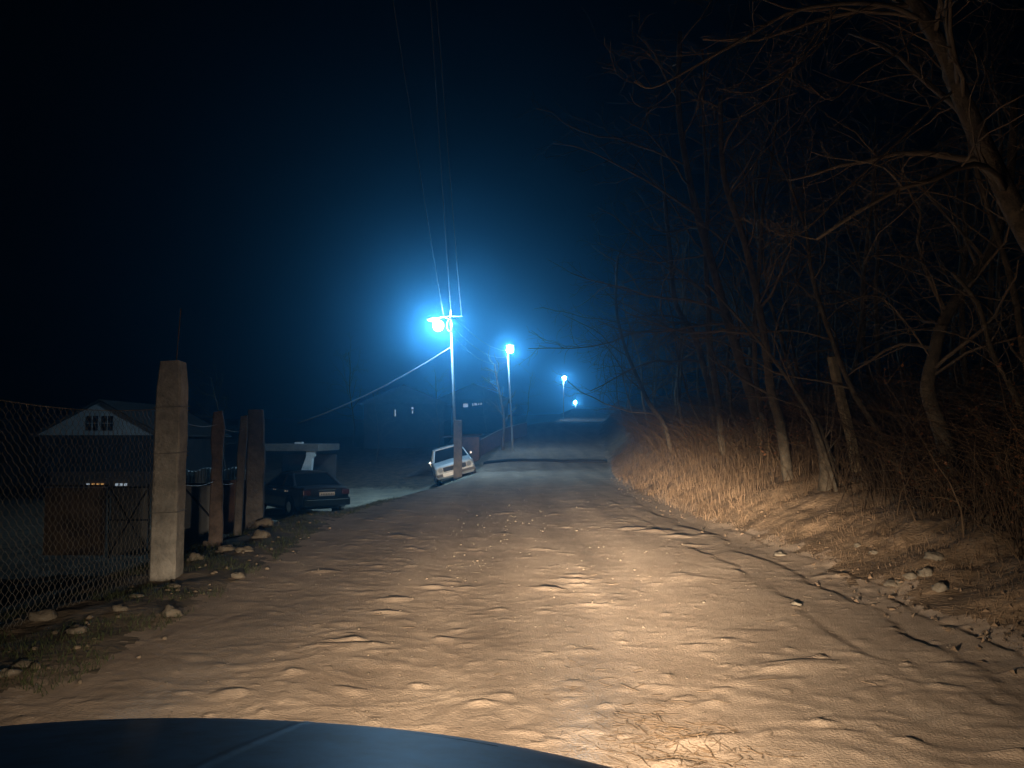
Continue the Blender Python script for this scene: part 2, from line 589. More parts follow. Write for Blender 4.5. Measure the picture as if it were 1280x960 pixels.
# leaf and straw litter lying on the bank
mb = MB()
for _ in range(1500):
    yy = 4.0 + 22 * rng.random() ** 1.5
    x = float(xr(yy)) + abs(rng.gauss(0, 1.2)) + rng.uniform(-0.3, 0.2)
    z = gz(x, yy) + 0.012
    a = rng.uniform(0, 2 * PI)
    l, w = rng.uniform(0.012, 0.034), rng.uniform(0.005, 0.014)
    c, s = math.cos(a), math.sin(a)
    t1, t2 = rng.uniform(-.02, .03), rng.uniform(-.01, .03)
    mb.poly([(x - c * l, yy - s * l, z), (x - s * w, yy + c * w, z + t1), (x + c * l, yy + s * l, z + t2), (x + s * w, yy - c * w, z + .004)])
stuff(mb.build('leaf_litter', mat('litter_leaf', (0.14, 0.095, 0.06), 0.9, 0.5, 5, spec=0.15)))

# short green grass along the left verge
mb = MB()
N = 15000
ys = 3.6 + 14 * np.random.RandomState(5).rand(N) ** 1.3
ds = np.random.RandomState(6).rand(N) * 1.5 + 0.05
xs = xl(ys) - ds
dens = perlin(xs * 1.3, ys * 1.3, 52)
zs = base_z(xs, ys) + detail_z(xs, ys)
for i in range(N):
    if dens[i] < -0.05:
        continue
    h = rng.uniform(0.02, 0.07) * (1.4 if ds[i] > 1.0 else 1)
    blade(mb, xs[i], ys[i], zs[i] - 0.005, h, 0.0025, h * rng.uniform(0.2, 1.0))
stuff(mb.build('grass', M_GREEN))

# ------------------------------------------------------------------ stones
def on_ground(px, py):
    lo = 2.0
    D = 2.5
    while D < 60:
        p = P(px, py, D)
        if p.z < gz(p.x, p.y):
            return p
        D += 0.03
    return P(px, py, 20)


def rock(px, py, wpx, label, flat=0.55, asp=0.8, group='loose stones along the left verge'):
    p = on_ground(px, py)
    r = wpx / 2 / FPX * p.y
    m = MB().ball((0, 0, 0), (r, r * asp, r * flat), 16, 10, 0.55)
    o = m.build('stone', M_STONE, smooth=True)
    o.location = (p.x, p.y, gz(p.x, p.y) + r * flat * 0.05)
    o.rotation_euler = (random.uniform(-.2, .2), random.uniform(-.2, .2), random.uniform(-.5, .5))
    tag(o, label, 'stone', group)


for a in ((53, 773, 32, 'long pale stone lying against the foot of the wire mesh'),
          (96, 790, 30, 'flat tan stone in the grass in front of the pale stone by the mesh'),
          (149, 763, 18, 'small squarish stone in the grass near the mesh fence corner', .75, .9),
          (213, 769, 26, 'egg-shaped tan stone alone at the outer rim of the green grass', .7),
          (297, 722, 17, 'round stone by the road edge beyond the tall concrete post', .7),
          (217, 735, 16, 'small pale stone just in front of the tall concrete post'),
          (172, 746, 18, 'low flat stone half sunk in grass left of the concrete post', .35),
          (245, 700, 20, 'stone leaning beside the right foot of the tall concrete post', .8),
          (262, 683, 18, 'grey stone between the tall concrete post and the brown post', .7),
          (283, 664, 30, 'big block of stone at the foot of the brown post', .8, .7),
          (308, 662, 30, 'squared stone block next to the big block under the thin posts', .75, .7),
          (330, 658, 26, 'farthest stone of the pile under the thin fence posts', .7),
          (282, 688, 26, 'flat stone slab on the grass before the stone pile', .4),
          (306, 689, 22, 'smaller flat slab on the road side of the stone pile', .45),
          (326, 672, 24, 'rounded stone lying between the stone pile and road', .6),
          (30, 832, 26, 'low brown stone at the near end of the grassy verge', .4),
          (10, 843, 22, 'dark stone nearest the car bonnet on the verge', .6)):
    rock(*a)
RG = 'stones at the foot of the right bank'
for a in ((1175, 739, 19, 'round pale stone at the outer end of the bank-foot stones', .8),
          (1157, 719, 18, 'domed stone upslope of the round pale stone', .8),
          (1140, 722, 20, 'flatter stone touching the domed stone on its road side', .5),
          (1168, 697, 26, 'long slab of stone on the slope above the domed stone', .4),
          (1092, 692, 12, 'small light stone on the lower bank slope', .5),
          (1072, 683, 11, 'tiny whitish stone farthest up the lower slope', .5),
          (1118, 731, 24, 'low flat stone at the end of the eroded road ledge', .4)):
    rock(*a, group=RG)
rock(995, 757, 13, 'jagged clod of stone standing alone on the lit road', .5, .7, 'clods on the road')
rock(975, 694, 14, 'small bright clod on the eroded ledge of the road', .5, .7, 'clods on the road')

# ------------------------------------------------------------------ left fence, posts
def post(name, label, px_t, py_t, px_b, py_b, D, w, d, rz, material, wobble=0.012, chamfer=True):
    b = P(px_b, py_b, D)
    t = P(px_t, py_t, D)
    root = thing(name, label, 'post', tuple(b))
    t = t - b
    secs = []
    n = 9
    for i in range(n):
        k = i / (n - 1)
        c = t * k
        if i == 0:
            c = c - Vector((0, 0, 0.25))
        ww, dd = w / 2, d / 2
        if i == n - 1 and chamfer:
            ww *= 0.82; dd *= 0.82
        ch = 0.015
        s = []
        for (x, y_) in ((-ww + ch, -dd), (ww - ch, -dd), (ww, -dd + ch), (ww, dd - ch), (ww - ch, dd), (-ww + ch, dd), (-ww, dd - ch), (-ww, -dd + ch)):
            x += wobble * mn.noise(Vector((x * 5, k * 6, px_t)))
            y_ += wobble * mn.noise(Vector((y_ * 5, k * 6, px_b + 50)))
            cr, sr = math.cos(rz), math.sin(rz)
            s.append((c.x + x * cr - y_ * sr, c.y + x * sr + y_ * cr, c.z + (0 if i < n - 1 else 0.03 * mn.noise(Vector((x * 9, y_ * 9, 3))))))
        secs.append(s)
    MB().loft(secs).build('shaft', material, root, fix=True)
    return root


FG = 'posts of the left roadside fence'
p1 = post('fence_post', 'tall thick concrete post ending the wire mesh fence by the verge', 217, 452, 208, 714, 7.5, 0.24, 0.22, 0.03, M_CONC)
p1['group'] = FG
mb = MB()
for zf in (0.55, 1.12, 1.57):
    c = (P(217, 452, 7.5) - P(208, 714, 7.5)) * (zf / 2.05)
    rr = []
    for k in range(5):
        a = 0.03 + PI / 4 + PI / 2 * k
        e = Vector((0.183 * math.cos(a), 0.168 * math.sin(a), 0.01 * k))
        rr.append(c + e)
    MB().tube(rr, 0.0035, 4).build('wire_tie', M_WIRE, p1)
mb = MB().tube([(0.03, 0, 1.95), (0.06, 0, 2.55)], 0.006, 5)
mb.build('rebar', M_RUSTY, p1)
o = post('fence_post', 'brown squared post behind the tall concrete post', 273, 514, 269, 676, 9.8, 0.15, 0.15, 0.3, M_RUSTY, 0.03); o['group'] = FG
o = post('fence_post', 'thin crooked post leaning beyond the brown post', 305, 520, 297, 660, 11.0, 0.11, 0.1, 0.2, M_DIMP, 0.02); o['group'] = FG
o = post('fence_post', 'broad dark post farthest along the fence beside the thin one', 320, 512, 319, 655, 12.0, 0.25, 0.2, 0.2, M_DIMP, 0.03); o['group'] = FG

# strands between the posts
mb = MB()
for (a, b) in (((222, 525, 7.5), (273, 530, 9.8)), ((220, 604, 7.5), (271, 600, 9.8)), ((273, 532, 9.8), (305, 537, 11)), ((271, 602, 9.8), (300, 600, 11))):
    A, B = P(*a), P(*b)
    mb.tube([A.lerp(B, t / 6) - Vector((0, 0, 0.05 * math.sin(PI * t / 6))) for t in range(7)], 0.003, 4)
tag(mb.build('wire_strand', M_WIRE), 'slack fence wires strung from the tall concrete post to the crooked post', 'fence wire')

# chain link
fr = thing('chain_link_fence', 'sagging chain-link fence running left from the tall concrete post', 'fence', (-3.42, 7.35, 0))
A = Vector((0, 0.05, 0)); B = Vector((-0.12, -6.5, 0))
dirv = (B - A).normalized()
w = 0.075
Lf = (B - A).length
mb = MB()
nh = int(1.68 / (w / 2))
for k in range(int(Lf / (w / 2))):
    pts = []
    for j in range(nh + 1):
        s = k * w / 2 + (w / 2 if (j + k) & 1 else 0)
        p = A + dirv * s
        p = Vector((p.x, p.y, j * w / 2))
        sag = 0.03 * mn.noise(Vector((s * 0.9, j * 0.06, 2)))
        p.x += sag + (0.004 if k & 1 else -0.004)
        p.z += 0.04 * mn.noise(Vector((s * 0.7, 5, 2))) - 0.05 * math.sin(PI * min(1, s / 2.6)) * (j / nh) - 0.02
        pts.append(p)
    mb.tube(pts, 0.0019, 3, cap=False)
mb.build('wire_mesh', M_WIRE, fr)
mb = MB().tube([A + dirv * (Lf * t / 20) + Vector((0, 0, 1.63 - 0.05 * math.sin(PI * min(1, Lf * t / 20 / 2.6)))) for t in range(21)], 0.0035, 4)
mb.build('top_wire', M_WIRE, fr)
for yy in (-3.0, -6.3):
    MB().tube([(-0.05, yy, -0.3), (-0.05, yy, 1.75)], 0.03, 8).build('post', M_RUSTY, fr)

# ------------------------------------------------------------------ gate behind the fence
GD = 12.6
def quadpx(mb, x0, y0, x1, y1, D, th=0.03):
    a, b = P(x0, y1, D), P(x1, y0, D)
    mb.box(((a.x + b.x) / 2, D, (a.z + b.z) / 2), (abs(b.x - a.x), th, abs(b.z - a.z)))
    return mb


g = thing('sheet_gate', 'low rusty sheet metal gate leaf with an X-braced panel behind the mesh', 'gate', (0, 0, 0))
quadpx(MB(), 54, 610, 134, 694, GD).build('rust_panel', M_RUST, g)
quadpx(MB(), 137, 609, 186, 694, GD).build('brace_panel', M_GREYSH, g)
mb = MB()
for (a, b) in (((137, 609), (186, 609)), ((137, 650), (186, 650)), ((137, 609), (186, 692)), ((186, 609), (137, 692)), ((186, 605), (186, 698)), ((136, 605), (136, 698)), ((54, 607), (136, 607))):
    mb.tube([P(a[0], a[1], GD - 0.04), P(b[0], b[1], GD - 0.04)], 0.015, 6)
mb.build('frame', M_BLACKPL, g)
g = thing('sheet_gate', 'grey sheet gate leaf with one diagonal strut behind the concrete post', 'gate', (0, 0, 0))
quadpx(MB(), 206, 607, 268, 694, GD + .3).build('panel', M_GREYSH, g)
mb = MB()
for (a, b) in (((206, 605), (269, 605)), ((228, 607), (268, 652)), ((269, 604), (269, 698))):
    mb.tube([P(a[0], a[1], GD + .24), P(b[0], b[1], GD + .24)], 0.016, 6)
mb.build('frame', M_BLACKPL, g)
quadpx(MB(), 274, 600, 322, 668, 14.5).build('yard_fence', M_BROWNW)
tag(bpy.data.objects['yard_fence'], 'dull boarded panel closing the gap behind the thin fence posts', 'fence')

# pale corrugated fence further back
mb = MB()
a, b = P(196, 640, 21), P(322, 640, 22.6)
n = 110
pr = []
for i in range(n + 1):
    t = i / n
    p = a.lerp(b, t)
    pr.append((p.x, p.y + 0.03 * math.sin(t * n * PI / 2), p.z))
zt = [P(196 + 126 * i / n, 586 + 2 * math.sin(i * .21), 22).z for i in range(n + 1)]
for i in range(n):
    mb.poly([(pr[i][0], pr[i][1], pr[i][2] - .4), (pr[i + 1][0], pr[i + 1][1], pr[i + 1][2] - .4), (pr[i + 1][0], pr[i + 1][1], zt[i + 1]), (pr[i][0], pr[i][1], zt[i])])
o = mb.build('corrugated_fence', M_PALESH, smooth=True)
o.modifiers.new('solid', 'SOLIDIFY').thickness = 0.006
tag(o, 'pale corrugated sheet fence in the yard behind the gate', 'fence')

# ------------------------------------------------------------------ gabled house
def gable_house(label, xc, D, half, ze, zp, depth, zg, gmat, wmat):
    h = thing('house', label, 'house', (xc, D, zg))
    e = ze - zg; p = zp - zg
    MB().box((0, depth / 2, e / 2 - 0.3), (half * 2 - 0.5, depth, e + 0.6)).build('wall', wmat, h)
    MB().prism([(-half + 0.1, -0.02, e + 0.003), (half - 0.1, -0.02, e + 0.003), (0, -0.02, p - 0.05)], (0, 0.15, 0)).build('gable', gmat, h, fix=True)
    mb = MB()
    for s in (-1, 1):
        mb.prism([(s * (half + .12), -0.18, e - 0.07), (0, -0.18, p + 0.0), (0, -0.18, p + 0.07), (s * (half + .12), -0.18, e)], (0, depth + 0.4, 0))
    mb.build('roof', M_ROOF, h, fix=True)
    return h


HD = 36.0
pk = P(126, 501, HD); el = P(45, 544, HD); er = P(207, 545, HD)
h1 = gable_house('dark house with a whitewashed gable and two small attic windows', pk.x, HD, (er.x - el.x) / 2, el.z, pk.z, 8, -2.6, M_GABLE, M_WALLD)
for px in (116, 135):
    a, b = P(px - 7, 538, HD), P(px + 7, 520, HD)
    f = MB().box((((a.x + b.x) / 2) - pk.x, -0.035, (a.z + b.z) / 2 + 2.6), (b.x - a.x, 0.03, b.z - a.z)).build('window', M_DARKWIN, h1)
    mb = MB()
    for dx, dz, sx, sz in ((0, 0, .03, b.z - a.z), (0, 0, b.x - a.x, .03)):
        mb.box((((a.x + b.x) / 2) - pk.x + dx, -0.062, (a.z + b.z) / 2 + 2.6 + dz), (sx, 0.02, sz))
    mb.build('glazing_bar', M_GABLE, f)
M_WARMWIN = emat('warm_lit_window', (1.0, 0.55, 0.18), 0.5)
M_COOLWIN = emat('cool_lit_window', (0.7, 0.85, 1.0), 0.45)
for k, px in enumerate((110, 116.5, 122.5, 128, 146, 151.5, 157)):
    a, b = P(px - 1.7, 607.3, HD - .3), P(px + 1.7, 604.3, HD - .3)
    MB().box(((a.x + b.x) / 2 - pk.x, -0.30, (a.z + b.z) / 2 + 2.6), (b.x - a.x, 0.05, b.z - a.z)).build('lit_window', M_WARMWIN if k in (1, 2, 3) else M_COOLWIN, h1)
# porch that carries the row of lit panes
a, b = P(60, 640, HD - .3), P(190, 590, HD - .3)
MB().box(((a.x + b.x) / 2 - pk.x, -0.135, (a.z + b.z) / 2 + 2.6), (b.x - a.x, 0.25, b.z - a.z)).build('porch_wall', M_BROWNW, h1)

# carport with flat roof behind the dark car
FD = 33.0
cp = thing('carport', 'low flat-roofed carport with one white pillar behind the dark sedan', 'shed', (P(360, 560, FD).x, FD, -1.6))
ox, oy, oz = cp.location
a, b = P(318, 564, FD), P(399, 555, FD)
MB().box(((a.x + b.x) / 2 - ox, 1.9, (a.z + b.z) / 2 - oz), (b.x - a.x, 4, b.z - a.z)).build('roof', M_FOOT, cp, bevel=.02)
MB().box(((a.x + b.x) / 2 - ox, 3.7, (a.z) / 2 - oz / 2 - .2), (b.x - a.x - .2, .2, a.z - oz - .01)).build('wall', M_ROOF, cp)
q = P(386, 566, FD)
MB().loft([[(q.x - ox - w_, .1 - .15, z_), (q.x - ox + w2, .1 - .15, z_), (q.x - ox + w2, .25, z_), (q.x - ox - w_, .25, z_)] for (w_, w2, z_) in
           ((.42, .10, -.2), (.32, .12, a.z - oz - .85), (.12, .16, a.z - oz - .3), (.1, .26, a.z - oz - .2), (.1, .26, a.z - oz - 0.003))]).build('pillar', M_GABLE, cp, fix=True)
c1 = P(368, 553, FD); c2 = P(377, 551, FD)
MB().box(((c1.x + c2.x) / 2 - ox, .2, b.z - oz + .045), (c2.x - c1.x, .3, .08)).build('roof_slab', M_GABLE, cp)

# distant houses with lit windows
def far_house(label, px, D, wid, top, wins, zg):
    c = P(px, 520, D)
    h = thing('house', label, 'house', (c.x, D, zg))
    H = P(px, top, D).z - zg
    MB().box((0, 3.5, H / 2 - .5), (wid, 7, H + 1)).build('wall', M_WALLD, h)
    MB().prism([(-wid / 2 - .4, -.3, H), (wid / 2 + .4, -.3, H), (0, -.3, H + wid * .24)], (0, 7.6, 0)).build('roof', M_ROOF, h, fix=True)
    for (x0, y0, x1, y1, m) in wins:
        a, b = P(x0, y1, D), P(x1, y0, D)
        MB().box(((a.x + b.x) / 2 - c.x, -0.02, (a.z + b.z) / 2 - zg), (b.x - a.x, .05, b.z - a.z)).build('lit_window', m, h)
    return h


far_house('far dark house with two narrow lit window slits', 505, 62, 6.5, 505, [(493.3, 512, 494.8, 520.5, M_COOLWIN), (514.3, 509, 516.8, 511.5, M_COOLWIN), (515, 513, 516.3, 517, M_COOLWIN)], -1.5)
far_house('far dark house with a row of small lit panes behind the street lamp pole', 592, 78, 7.0, 500,
          [(579, 504.5, 585, 509, M_COOLWIN), (590.4, 504.2, 591.6, 507.5, M_COOLWIN), (593.2, 503.8, 596, 506.8, M_COOLWIN), (597.5, 504, 599, 506.2, M_COOLWIN), (600.3, 503.8, 602.5, 506, M_COOLWIN)], -1.0)

# brown shed behind the white car and board fence beyond it
sD = 43.0
s = thing('shed', 'small brown shed with a lit side behind the white car', 'shed', (P(582, 560, sD).x, sD, -0.9))
ox, oy, oz = s.location
a, b = P(566, 575, sD), P(599, 546, sD)
MB().box(((a.x + b.x) / 2 - ox, 1.2, (b.z - oz) / 2 - .2), (b.x - a.x, 2.4, b.z - oz + .4)).build('wall', M_BROWNW, s)
MB().box(((a.x + b.x) / 2 - ox - .25, 1.15, b.z - oz + .06), (b.x - a.x + .8, 2.8, .1), Matrix.Rotation(-.06, 3, 'Y')).build('roof', M_ROOF, s)
bf = thing('board_fence', 'dark board fence with a pale top rail beyond the shed', 'fence', (0, 0, 0))
mb = MB()
A, B = P(602, 552, 46), P(664, 552, 60)
n = 70
for i in range(n):
    p = A.lerp(B, i / n)
    p.x -= .35
    mb.box((p.x, p.y, gz(p.x, p.y) + .45), (.1, .17, .95 + .06 * rng.random()), Matrix.Rotation(-.2, 3, 'Z'))
mb.build('boards', M_BROWNW, bf)
mb = MB().tube([A.lerp(B, t / 8) + Vector((-.33, 0, -A.lerp(B, t / 8).z + gz(A.lerp(B, t / 8).x - .35, A.lerp(B, t / 8).y) + 1.02)) for t in range(9)], 0.03, 5)
mb.build('rail', M_PALESH, bf)

# ------------------------------------------------------------------ street lamps
LAMPCOL = (0.42, 0.72, 1.0)
LAMP_GAIN = 1200.0
lampmats = {}


def lamp_globe_mat(k):
    if k not in lampmats:
        lampmats[k] = emat('lamp_glow', LAMPCOL, LAMP_GAIN * k)
    return lampmats[k]


def street_lamp(label, base, top, globe, r, gain, head=None, footing=None):
    root = thing('street_lamp', label, 'street lamp', tuple(base), 0, 'street lamps along the road')
    t = Vector(top) - Vector(base)
    MB().tube([Vector((0, 0, -.3)), t * .5, t], [0.065, 0.055, 0.042], 10).build('pole', M_POLE, root, smooth=True)
    gl = Vector(globe) - Vector(base)
    hd = (Vector(head) - Vector(base)) if head else gl + Vector((0, 0, r * 1.3))
    MB().tube([t - Vector((0, 0, .12)), t.lerp(hd, .4) + Vector((0, 0, .05)), hd], 0.03, 6).build('arm', M_POLE, root, smooth=True)
    MB().ball(hd, (0.26, 0.16, 0.09), 14, 8).build('lamp_head', M_LAMPH, root, smooth=True)
    MB().ball(gl, r, 14, 9).build('lamp_globe', lamp_globe_mat(gain), root, smooth=True)
    if footing:
        MB().box((0.05, -0.16, footing / 2 - .2), (0.34, 0.22, footing + .4), None, .9).build('footing', M_FOOT, root, bevel=.02)
        mb = MB()
        c = t - Vector((0, 0, .35))
        ring = [c + Vector((-.03 + .1 * math.cos(a), -.09, .24 * math.sin(a))) for a in np.linspace(0, 2 * PI, 20)]
        mb.tube(ring, .03, 6, cap=False)
        mb.build('cable_coil', M_CABLE, root, smooth=True)
        MB().tube([t + Vector((.0, 0, -.02)), t + Vector((.0, 0, .28))], .03, 6).build('insulator', M_LAMPH, root)
        mb = MB()
        mb.tube([t + Vector((-.3, 0, .02)), t + Vector((.45, 0, .02))], .025, 5)
        mb.build('crossarm', M_POLE, root)
    return root


b1 = P(571, 606, 30); t1 = P(563.5, 396, 30)
b1.z = gz(b1.x, 30)
street_lamp('nearest street lamp on a slim pole with a concrete footing beside the white car', b1, t1, P(548, 407, 29.6), 0.2, 1.0, P(541, 399, 29.8), 2.3)
b2 = P(641.5, 560, 45); b2.z = gz(b2.x, 45); t2 = P(634.5, 440, 45)
street_lamp('second street lamp along the road, above a bare tree', b2, t2, P(637.5, 437, 44.8), 0.2, 0.55)
b3 = P(704.5, 530, 100); b3.z = gz(b3.x, 100); t3 = P(704.3, 474, 100)
street_lamp('third street lamp, small and far up the rising road', b3, t3, P(705.3, 473, 99.7), 0.24, 0.5)
b4 = P(720, 520, 170); b4.z = gz(b4.x, 170); t4 = P(719.3, 504, 170)
street_lamp('farthest street lamp, half hidden behind the crest of the road', b4, t4, P(719, 503, 169.6), 0.33, 0.4)

# wires overhead
def wire(A, B, sag, r=0.0055, n=24):
    A, B = Vector(A), Vector(B)
    return MB().tube([A.lerp(B, t / n) - Vector((0, 0, 4 * sag * (t / n) * (1 - t / n))) for t in range(n + 1)], r, 5).build('power_cable', M_PALECAB if r > .015 else M_CABLE, smooth=True)


WG = 'overhead cables along the road'
tag(wire(t1 + Vector((0, 0, .25)), P(534, -60, 8.2), .12), 'overhead cable climbing from the first lamp pole, middle strand', 'cable', WG)
tag(wire(t1 + Vector((.42, 0, .03)), P(541, -60, 8.2), .12), 'overhead cable climbing from the first lamp pole, outermost over the road', 'cable', WG)
tag(wire(t1 + Vector((-.28, 0, .03)), P(482, -60, 8.2), .12), 'overhead cable climbing from the first lamp pole on the yard side', 'cable', WG)
for k, (dz, lab) in enumerate(((.1, 'upper cable sagging from the first to the second lamp pole'), (-.35, 'middle cable sagging from the first to the second lamp pole'), (-.7, 'lowest cable sagging from the first to the second lamp pole'))):
    tag(wire(t1 + Vector((.05, 0, dz)), t2 + Vector((-.03, 0, dz * .8)), .35 + .1 * k), lab, 'cable', WG)
tag(wire(t2 + Vector((0, 0, .05)), t3 + Vector((0, 0, .05)), 1.2), 'cable running from the second lamp pole to the third', 'cable', WG)
tag(wire(P(565, 433, 30), P(372, 529, 33.5), .25, .018), 'pale service cable dropping from the first lamp pole towards the carport', 'cable')

# near-black tube laid across the road
pts = []
for i in range(41):
    t = i / 40
    px = 606 + 152 * t
    Dy = 36.5 + 2.6 * math.sin(t * PI * .9) * .8 + .6 * math.sin(t * 7)
    x = (px - 640) / FPX * Dy
    pts.append((x, Dy, gz(x, Dy) + .05))
tag(MB().tube(pts, 0.085, 8).build('strip', M_STRIP, smooth=True), 'long black strip lying across the dirt road from verge to bank', 'strip')

# ------------------------------------------------------------------ cars
def section(y, zb, zt, hw, tuck=.88, crown=.03):
    # closed ring of a body section, x-right, z-up
    return [(-hw * tuck, y, zb), (-hw * .99, y, zb + .12), (-hw, y, zb + (zt - zb) * .55), (-hw * .965, y, zt - .05), (-hw * .88, y, zt - .003),
            (0, y, zt + crown), (hw * .88, y, zt - .003), (hw * .965, y, zt - .05), (hw, y, zt - (zt - zb) * .45), (hw * .99, y, zb + .12), (hw * tuck, y, zb)]


def wheel(root, x, y, r, w):
    s = 1 if x > 0 else -1
    wr = MB().tube([(x - w / 2, y, r), (x - w / 2 + .02, y, r), (x + w / 2 - .02, y, r), (x + w / 2, y, r)], [r * .9, r, r, r * .9], 20).build('wheel', M_TYRE, root, smooth=False)
    MB().tube([(x + s * (w / 2 - .03), y, r), (x + s * (w / 2 + .006), y, r)], [r * .62, r * .55], 16).build('rim', M_CHROME, wr)
    return wr


def make_car(name, label, L, W, stations, cabin, paint, wheels, wr):
    root = thing(name, label, 'car')
    body = MB().loft([section(*s) for s in stations]).build('body', paint, root, smooth=False, fix=True, bevel=.02)
    # cabin: (y, z) lower front, upper front, upper rear, lower rear
    (yf, zf), (yuf, zuf), (yur, zur), (yr, zr_) = cabin
    hb, ht = W / 2 * .9, W / 2 * .70
    th = .035
    MB().loft([[(-ht, yuf, zuf - .05), (-ht * .96, yuf, zuf), (0, yuf, zuf + .03), (ht * .96, yuf, zuf), (ht, yuf, zuf - .05)],
               [(-ht, (yuf + yur) / 2, zuf - .03), (-ht * .96, (yuf + yur) / 2, zuf + .035), (0, (yuf + yur) / 2, zuf + .06), (ht * .96, (yuf + yur) / 2, zuf + .035), (ht, (yuf + yur) / 2, zuf - .03)],
               [(-ht, yur, zur - .05), (-ht * .96, yur, zur), (0, yur, zur + .03), (ht * .96, yur, zur), (ht, yur, zur - .05)]]).build('roof', paint, root, smooth=False, fix=True)

    def pillar(p, q, r=.032):
        return MB().tube([p, q], r, 6)
    for s in (-1, 1):
        ym = (yuf + yur) / 2 + .1
        for a_, b_, r_ in (((s * hb, yf, zf), (s * ht * .98, yuf, zuf - .03), .032), ((s * hb, yr, zr_), (s * ht * .98, yur, zur - .03), .045),
                           ((s * hb, ym, zf), (s * ht * .985, ym, zuf - .02), .03)):
            MB().tube([a_, b_], r_, 6).build('window_frame', paint, root)
    MB().poly([(-hb, yf - .01, zf), (hb, yf - .01, zf), (ht * .97, yuf - .01, zuf - .03), (-ht * .97, yuf - .01, zuf - .03)]).build('windscreen', M_GLASS, root)
    MB().poly([(-hb, yr + .01, zr_), (hb, yr + .01, zr_), (ht * .97, yur + .01, zur - .03), (-ht * .97, yur + .01, zur - .03)]).build('rear_window', M_GLASS, root)
    for s in (-1, 1):
        MB().poly([(s * hb * .99, yf, zf), (s * hb * .99, yr, zr_), (s * ht * .98, yur, zur - .03), (s * ht * .98, yuf, zuf - .03)]).build('side_window', M_GLASS, root)
    for yy in wheels:
        for s in (-1, 1):
            MB().tube([(s * (W / 2 - .12), yy, wr + .01), (s * (W / 2 + .004), yy, wr + .01)], wr * 1.18, 20).build('wheel_arch', M_BLACKPL, root)
            wheel(root, s * (W / 2 - .08), yy, wr, .18)
    return root


# front at -y in these local frames
white = make_car('parked_car', 'white boxy sedan tilted on the verge behind the lamp pole', 4.07, 1.61,
                 [(-2.0, .38, .72, .74), (-1.9, .26, .80, .79), (-1.2, .22, .86, .80), (-.75, .2, .89, .805), (.2, .2, .89, .805), (1.2, .2, .89, .80), (1.85, .26, .86, .79), (2.0, .36, .8, .75)],
                 ((-.78, .88), (-.28, 1.37), (.95, 1.37), (1.3, .89)), M_WHITEP, (-1.25, 1.2), .29)
mb = MB()
for s in (-1, 1):
    l = MB().tube([(s * .57, -1.98, .62), (s * .57, -2.03, .62)], [.1, .085], 16).build('headlight', M_LENS, white)
    MB().tube([(s * .57, -1.97, .62), (s * .57, -2.015, .62)], [.125, .12], 16).build('bezel', M_POLE, l)
    MB().box((s * .86, -.62, .95), (.1, .06, .08)).build('wing_mirror', M_CHROME, white, bevel=.01)
    for yy in (-.35, .55):
        MB().box((s * .812, yy + .4, .78), (.02, .12, .025)).build('door_handle', M_CHROME, white)
MB().box((0, -2.01, .62), (.92, .03, .17)).build('grille', M_BLACKPL, white, bevel=.01)
MB().box((0, -2.09, .42), (1.56, .08, .1)).build('bumper', M_FOOT, white, bevel=.02)
MB().box((0, 2.05, .44), (1.56, .08, .1)).build('bumper', M_CHROME, white, bevel=.02)
pl = MB().box((-.24, -2.14, .42), (.56, .015, .13)).build('number_plate', M_PLATE, white)
wd = 31.1
wc = P(566, 585, wd)
za, zb = gz(wc.x - .7, wd - 1), gz(wc.x + .7, wd - 1)
zc = [(gz(wc.x - .7, yv), gz(wc.x + .7, yv)) for yv in (wd, wd + 2.4)]
zl_ = (zc[0][0] + zc[1][0]) / 2
zr_ = (zc[0][1] + zc[1][1]) / 2
pit = math.atan2((zc[1][0] + zc[1][1] - zc[0][0] - zc[0][1]) / 2, 2.4)
white.location = (wc.x, wd + 1.2, (zl_ + zr_) / 2)
white.rotation_euler = (pit, -max(-.25, min(.25, math.atan2(zr_ - zl_, 1.4))), 0.14)
print('WHITE', zc)

dark = make_car('parked_car', 'dark sedan seen from behind, parked below the road by the carport', 4.5, 1.74,
                [(-2.2, .36, .62, .70), (-2.05, .24, .70, .80), (-1.2, .2, .86, .86), (-.8, .2, .93, .87), (.3, .2, .95, .87), (1.3, .2, .98, .87), (1.95, .26, .99, .83), (2.14, .34, .94, .79), (2.22, .4, .66, .78)],
                ((-1.0, .92), (-.15, 1.39), (.9, 1.39), (1.55, .98)), M_DARKP, (-1.35, 1.3), .32)
for s in (-1, 1):
    MB().box((s * .66, 2.19, .80), (.26, .06, .17)).build('tail_light', M_TAIL, dark, bevel=.02)
    MB().box((s * .55, -2.17, .58), (.3, .08, .13)).build('headlight', M_LENS, dark, bevel=.02)
    MB().box((s * .95, -.75, 1.0), (.14, .08, .1)).build('wing_mirror', M_DARKP, dark, bevel=.02)
    for yy in (-.1, .9):
        MB().box((s * .88, yy, .82), (.02, .15, .03)).build('door_handle', M_CHROME, dark)
MB().box((0, 2.225, .5), (1.6, .14, .26)).build('bumper', M_DARKP, dark, bevel=.04)
MB().box((0, 2.235, .88), (.6, .02, .025)).build('trunk_trim', M_CHROME, dark)
MB().box((0, 2.305, .58), (1.4, .02, .02)).build('bumper_trim', M_CHROME, dark)
pl = MB().box((0, 2.24, .75), (.52, .02, .12)).build('number_plate', M_PLATE, dark)
mb = MB()
for i in range(8):
    mb.box((-.2 + i * .056, 2.2525, .75), (.022, .003, .055))
mb.build('plate_characters', M_PLATEINK, pl)
MB().tube([(-.5, 2.1, .3), (-.5, 2.3, .29)], .03, 8).build('exhaust', M_CHROME, dark)
dd = 26.5
dc = P(374, 612, dd)
dark.location = (dc.x, dd, gz(dc.x, dd) - .02)
dark.rotation_euler = (0, 0, PI + 0.30 + PI * 0)
